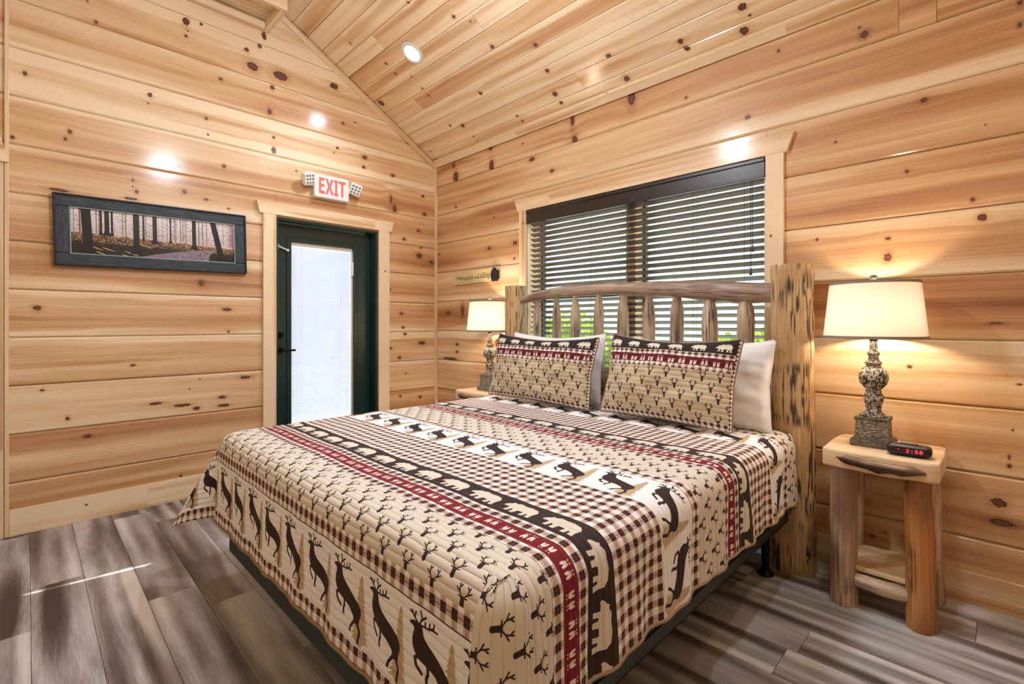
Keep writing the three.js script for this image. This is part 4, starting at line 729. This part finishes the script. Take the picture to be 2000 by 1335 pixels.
// ---------------------------------------------------------------- alarm clock
{
  const t = thing('alarm_clock', 'small black alarm clock showing red digits on the nightstand', 'clock', [3.68, 0.661, 0.325], 0.05);
  const black = std({ color: 0x101113, roughness: 0.35 });
  mesh('case', new RoundedBoxGeometry(0.145, 0.042, 0.075, 5, 0.018).translate(0, 0.024, 0), black, t);
  mesh('foot', box(-0.05, 0, -0.025, 0.05, 0.006, 0.025), black, t);
  mesh('snooze_bar', new RoundedBoxGeometry(0.06, 0.006, 0.02, 2, 0.003).translate(0, 0.046, -0.002), std({ color: 0x2a2c2e, roughness: 0.5 }), t);
  const face = canvasTex(512, 160, (c, w, h) => { c.fillStyle = '#2a0610'; c.fillRect(0, 0, w, h); c.fillStyle = '#ff5a5a'; c.font = 'bold 128px monospace'; c.textAlign = 'right'; c.textBaseline = 'middle'; c.fillText('2:58', w - 26, h * 0.54); c.beginPath(); c.arc(60, 60, 16, 0, 7); c.fillStyle = '#a04a7a'; c.fill(); });
  const d = mesh('display', new THREE.PlaneGeometry(0.094, 0.0235).translate(0.004, 0.026, 0.0378), std({ map: face, emissive: 0xffffff, emissiveMap: face, emissiveIntensity: 0.8, roughness: 0.3 }), t);
  d.userData.label = 'red digits reading 2:58';
}
// ---------------------------------------------------------------- wooden sign on the wall
{
  const t = thing('wall_sign', 'small wooden wall sign with script lettering and a black bear', 'sign', [0.622, 1.622, 0.014]);
  t.rotation.z = 0.012;
  const tex = canvasTex(1024, 208, (c, w, h) => {
    c.fillStyle = '#dcc791'; c.fillRect(0, 0, w, h);
    for (let i = 0; i < 260; i++) { const q = R0(i + 50); c.fillStyle = q() < 0.5 ? 'rgba(190,160,100,0.25)' : 'rgba(240,225,180,0.25)'; c.fillRect(q() * w, q() * h, 60 + q() * 200, 1 + q() * 3); }
    c.fillStyle = '#2c2a1c'; c.textAlign = 'left'; c.textBaseline = 'middle';
    c.save(); c.transform(1, 0, -0.22, 1, 24, 0); c.font = 'bold 62px serif'; c.fillText('The', 34, h * 0.5); c.font = 'bold 94px serif'; c.fillText('Mountains', 138, h * 0.55, 330); c.font = 'bold 56px serif'; c.fillText('are', 486, h * 0.58); c.font = 'bold 112px serif'; c.fillText('Calling', 562, h * 0.50, 270); c.restore();
    c.fillStyle = '#8b7a3c'; c.fillRect(60, h * 0.84, 420, 6);
  });
  const g = box(-0.305, -0.058, -0.007, 0.305, 0.058, 0.007, 0.003), p = g.attributes.position, uv = g.attributes.uv; for (let i = 0; i < p.count; i++) uv.setXY(i, (p.getX(i) + 0.305) / 0.61, (p.getY(i) + 0.058) / 0.116);
  mesh('board', g, std({ map: tex, roughness: 0.7 }), t);
  const b = [[0.0, 0.05], [0.015, 0.0], [0.085, 0.0], [0.1, 0.02], [0.1, 0.085], [0.078, 0.092], [0.066, 0.088], [0.06, 0.104], [0.05, 0.114], [0.038, 0.116], [0.028, 0.106], [0.026, 0.096], [0.012, 0.088], [0.006, 0.074], [0.01, 0.066], [0.002, 0.06]];
  mesh('bear_figure', extrude(b, 0.008, 0.002).translate(0.208, -0.06, 0.008), std({ color: 0x12161c, roughness: 0.6 }), t);
}
// ---------------------------------------------------------------- exit sign with two emergency lights
const font = await new FontLoader().loadAsync('fonts/droid/droid_sans_bold.typeface.json');
{
  const t = thing('exit_sign', 'white EXIT sign with red letters and two emergency lights over the door', 'sign', [0.002, 2.318, 1.086]);
  const W = 0.296, H = 0.19;
  mesh('housing', new RoundedBoxGeometry(0.046, H, W, 3, 0.012).translate(0.023, 0, 0), whitePlastic, t);
  const tg = new TextGeometry('EXIT', { font, size: 0.115, depth: 0.003, curveSegments: 4 }); tg.computeBoundingBox(); const bb = tg.boundingBox;
  tg.translate(-(bb.min.x + bb.max.x) / 2, -(bb.min.y + bb.max.y) / 2, 0); tg.scale(0.225 / (bb.max.x - bb.min.x), 0.128 / (bb.max.y - bb.min.y), 1); tg.rotateY(Math.PI / 2); tg.translate(0.0455, 0.004, 0);
  mesh('exit_letters', tg, std({ color: 0xd8645e, emissive: 0xff6a5a, emissiveIntensity: 0.2, roughness: 0.5 }), t).userData.label = 'red letters EXIT';
  const lens = std({ color: 0x8f979c, roughness: 0.2, metalness: 0.4 });
  for (const s of [-1, 1]) {
    const h = new THREE.Group(); h.name = 'lamp_head'; h.position.set(0.05, 0.035 - 0.012 * (s < 0 ? 1 : 0), s * 0.2); h.rotation.set(0, s > 0 ? 0.35 : -0.35, -0.3); t.add(h); h.rotation.order = 'YZX';
    mesh('shell', new RoundedBoxGeometry(0.045, 0.1, 0.1, 3, 0.012).rotateX(s * 0.32), whitePlastic, h);
    mesh('lens_grid', merge([-1, 0, 1].flatMap((i) => [-1, 0, 1].map((j) => box(0.019, j * 0.027 - 0.008, i * 0.027 - 0.009, 0.0245, j * 0.027 + 0.008, i * 0.027 + 0.009, 0.002)))).rotateX(s * 0.32), lens, h);
    const k = mesh('knuckle', cyl(0.013, 0.013, 0.07, 14).rotateX(Math.PI / 2).translate(0.022, 0.0, s * 0.155), whitePlastic, t);
  }
}
// ---------------------------------------------------------------- framed forest photograph
{
  const t = thing('framed_picture', 'wide forest photograph in a slate blue frame on the pine wall', 'picture', [0.002, 1.766, 2.248]);
  t.rotation.x = 0.02;
  const W = 1.02, H = 0.415, F = 0.068;
  const art = canvasTex(1280, 420, (c, w, h) => {
    const r = R0(12), sky = c.createLinearGradient(0, 0, 0, h * 0.6); sky.addColorStop(0, '#ece8e8'); sky.addColorStop(1, '#cbbcb8'); c.fillStyle = sky; c.fillRect(0, 0, w, h);
    for (let i = 0; i < 2600; i++) { c.fillStyle = ['rgba(90,60,50,0.35)', 'rgba(150,110,100,0.3)', 'rgba(250,245,245,0.35)', 'rgba(60,45,42,0.4)'][i % 4]; c.fillRect(r() * w, r() * h * 0.6, 2 + r() * 7, 1 + r() * 5); }
    for (let i = 0; i < 46; i++) { const x = r() * w, q = 2 + r() * 7; c.fillStyle = `rgba(${60 + 60 * r()},${48 + 46 * r()},${46 + 44 * r()},0.75)`; c.fillRect(x, 0, q, h * (0.55 + 0.08 * r())); }
    const gr = (x) => h * (0.52 + 0.13 * x / w);
    c.fillStyle = '#1f1710'; c.beginPath(); c.moveTo(0, gr(0)); for (let x = 0; x <= w; x += 20) c.lineTo(x, gr(x) + 10 * (r() - 0.5)); c.lineTo(w, h); c.lineTo(0, h); c.fill();
    for (let i = 0; i < 5200; i++) { const x = r() * w, y = gr(x) + r() * r() * (h - gr(x)), near = (y - gr(x)) / (h - gr(x)); c.fillStyle = near < 0.4 ? ['#b87444', '#e0b070', '#5c2f1a', '#f0d8a8', '#1c140c'][i % 5] : ['#0e0c08', '#2a2614', '#6b6a38', '#0a0806', '#2a2014'][i % 5]; c.globalAlpha = 0.75; c.fillRect(x, y, 3 + r() * 12, 1.5 + r() * 3); }
    c.globalAlpha = 1;
    c.fillStyle = '#857784'; c.beginPath(); c.moveTo(w * 0.86, h * 0.70); c.quadraticCurveTo(w * 0.62, h * 0.76, w * 0.36, h); c.lineTo(w * 0.82, h); c.quadraticCurveTo(w * 0.80, h * 0.82, w * 0.88, h * 0.71); c.fill();
    for (let i = 0; i < 900; i++) { const k = r(), y = h * (0.74 + 0.26 * k), x = w * lerp(0.80, 0.40 + 0.40 * r(), k); c.fillStyle = ['rgba(190,180,195,0.6)', 'rgba(60,48,56,0.6)', 'rgba(130,116,130,0.6)'][i % 3]; c.fillRect(x, y, 6 + r() * 24, 2); }
    c.strokeStyle = 'rgba(40,28,26,0.55)'; for (let i = 0; i < 420; i++) { let x = r() * w, y = r() * h * 0.5; c.lineWidth = 0.8 + r(); c.beginPath(); c.moveTo(x, y); for (let j = 0; j < 4; j++) { x += (r() - 0.5) * 34; y += (r() - 0.45) * 16; c.lineTo(x, y); } c.stroke(); }
    c.fillStyle = 'rgba(240,225,150,0.8)'; for (const [x, y, l] of [[0.12, 0.83, 70], [0.14, 0.93, 60], [0.2, 0.86, 50], [0.33, 0.92, 60], [0.30, 0.98, 40], [0.41, 0.72, 60]]) { c.beginPath(); c.ellipse(x * w, y * h, l, 4, 0.35, 0, 7); c.fill(); }
    for (const [x, q, y1, sl] of [[0.055, 0.052, 0.97, 0.01], [0.34, 0.036, 0.93, 0.0], [0.455, 0.026, 0.66, 0], [0.18, 0.026, 0.56, 0], [0.155, 0.012, 0.55, 0], [0.215, 0.012, 0.55, 0], [0.705, 0.026, 0.72, 0], [0.825, 0.04, 0.98, 0.055], [0.56, 0.01, 0.62, 0], [0.395, 0.008, 0.6, 0]]) {
      c.fillStyle = '#0d0908'; const a = x * w, b = q * w, Y = y1 * h, s = sl * w; c.beginPath(); c.moveTo(a, 0); c.lineTo(a + b, 0); c.lineTo(a + b + s, Y * 0.85); c.lineTo(a + b * 1.5 + s, Y); c.lineTo(a - b * 0.5 + s, Y); c.lineTo(a + s, Y * 0.85); c.fill();
    }
  });
  mesh('print', new THREE.PlaneGeometry(W - 2 * F, H - 2 * F).rotateY(Math.PI / 2).translate(0.012, 0, 0), std({ map: art, roughness: 0.35 }), t);
  const slate = canvasTex(512, 64, (c, w, h) => { c.fillStyle = '#2c3640'; c.fillRect(0, 0, w, h); for (let i = 0; i < 500; i++) { const q = R0(i * 3 + 1); c.fillStyle = ['rgba(90,100,108,0.25)', 'rgba(16,20,26,0.3)', 'rgba(58,68,80,0.3)'][i % 3]; c.fillRect(q() * w, q() * h, 20 + q() * 70, 1 + q() * 2); } });
  slate.repeat.set(2, 8);
  const fm = std({ map: slate, roughness: 0.6 }), silver = std({ color: 0x9aa3a4, roughness: 0.6 });
  for (const [z0, z1, y0, y1, n] of [[-W / 2, W / 2, H / 2 - F, H / 2, 'frame_rail'], [-W / 2, W / 2, -H / 2, -H / 2 + F, 'frame_rail'], [-W / 2, -W / 2 + F, -H / 2 + F, H / 2 - F, 'frame_stile'], [W / 2 - F, W / 2, -H / 2 + F, H / 2 - F, 'frame_stile']]) mesh(n, box(0, y0, z0, 0.026, y1, z1, 0.005), fm, t);
  const l = (z0, z1, y0, y1) => box(0.012, y0, z0, 0.024, y1, z1, 0.001), i = F - 0.004, e = 0.008;
  mesh('inner_lip', merge([l(-W / 2 + i, W / 2 - i, H / 2 - i - e, H / 2 - i), l(-W / 2 + i, W / 2 - i, -H / 2 + i, -H / 2 + i + e), l(-W / 2 + i, -W / 2 + i + e, -H / 2 + i + e, H / 2 - i - e), l(W / 2 - i - e, W / 2 - i, -H / 2 + i + e, H / 2 - i - e)]), silver, t);
  const o = (z0, z1, y0, y1) => box(0, y0, z0, 0.034, y1, z1, 0.002);
  mesh('outer_lip', merge([o(-W / 2 - 0.006, W / 2 + 0.006, H / 2 - 0.004, H / 2 + 0.006), o(-W / 2 - 0.006, W / 2 + 0.006, -H / 2 - 0.006, -H / 2 + 0.004), o(-W / 2 - 0.006, -W / 2 + 0.004, -H / 2, H / 2), o(W / 2 - 0.004, W / 2 + 0.006, -H / 2, H / 2)]), std({ color: 0x11151a, roughness: 0.5 }), t);
}
// ---------------------------------------------------------------- recessed ceiling lights and the fan
const glow = std({ color: 0xffffff, emissive: 0xf6f9ff, emissiveIntensity: 12 }), canTrim = std({ color: 0xd8d8d4, roughness: 0.4 });
const CAN = 6.5;
function can(x, s, far, label) {
  const z = s * CT, t = thing('recessed_light', label, 'ceiling light', [x, EAVE + s * ST, far ? DEEP - z : z], 0, 'recessed ceiling lights');
  t.rotation.x = far ? TH : -TH;
  mesh('trim_ring', lathe([[0.062, -0.004], [0.066, -0.008], [0.084, -0.007], [0.09, -0.001], [0.09, 0.0], [0.062, 0.0]], 40), canTrim, t);
  mesh('diffuser', new THREE.CylinderGeometry(0.063, 0.063, 0.003, 32).translate(0, -0.003, 0), glow, t);
  const L = new THREE.SpotLight(0xe9f1ff, CAN, 0, 1.25, 0.7, 2); L.position.set(0, -0.012, 0); L.target.position.set(0, -1, 0); L.castShadow = true; L.shadow.radius = 2.5; L.name = 'can_light'; t.add(L, L.target);
}

can(0.818, 0.943, 0, 'round recessed ceiling light glowing near the door wall');
can(2.19, 0.943, 0, 'recessed ceiling light over the middle of the bed');
can(3.56, 0.943, 0, 'recessed ceiling light over the nightstand side');
{
  const t = thing('ceiling_fan', 'ceiling fan with lit glass bowl hanging from the ridge', 'ceiling fan', [2.2, 0, RIDGE]);
  const bronze = std({ color: 0x3a2a20, roughness: 0.4, metalness: 0.5 });
  mesh('canopy', lathe([[0, 3.80], [0.07, 3.79], [0.06, 3.72], [0.015, 3.70], [0, 3.70]], 28), bronze, t);
  mesh('down_rod', cyl(0.013, 0.013, 0.56).translate(0, 3.44, 0), bronze, t);
  mesh('motor', lathe([[0, 3.18], [0.06, 3.18], [0.12, 3.15], [0.13, 3.09], [0.11, 3.04], [0.06, 3.02], [0, 3.02]], 36), bronze, t);
  for (let k = 0; k < 5; k++) { const g = new RoundedBoxGeometry(0.46, 0.007, 0.13, 2, 0.003); g.rotateX(0.2); g.translate(0.4, 3.10, 0); g.rotateY(k * 1.2566 + 0.2); mesh('blade', uvMetres(nonIdx(g)), bronze, t); const a = box(0.1, 3.095, -0.015, 0.22, 3.103, 0.015); a.rotateY(k * 1.2566 + 0.2); mesh('blade_arm', a, bronze, t); }
  mesh('light_bowl', lathe([[0.10, 3.0], [0.115, 2.98], [0.11, 2.94], [0.08, 2.905], [0.04, 2.89], [0, 2.886]], 36), std({ color: 0xffffff, emissive: 0xf8f9ff, emissiveIntensity: 8, side: THREE.DoubleSide }), t);
  mesh('bowl_cap', cyl(0.1, 0.1, 0.02).translate(0, 3.01, 0), bronze, t);
  const L = new THREE.PointLight(0xeef4ff, 6); L.position.set(0, 2.84, 0); L.castShadow = true; L.shadow.radius = 4; L.name = 'bowl_light'; t.add(L);
}
renderer.render(scene, camera);
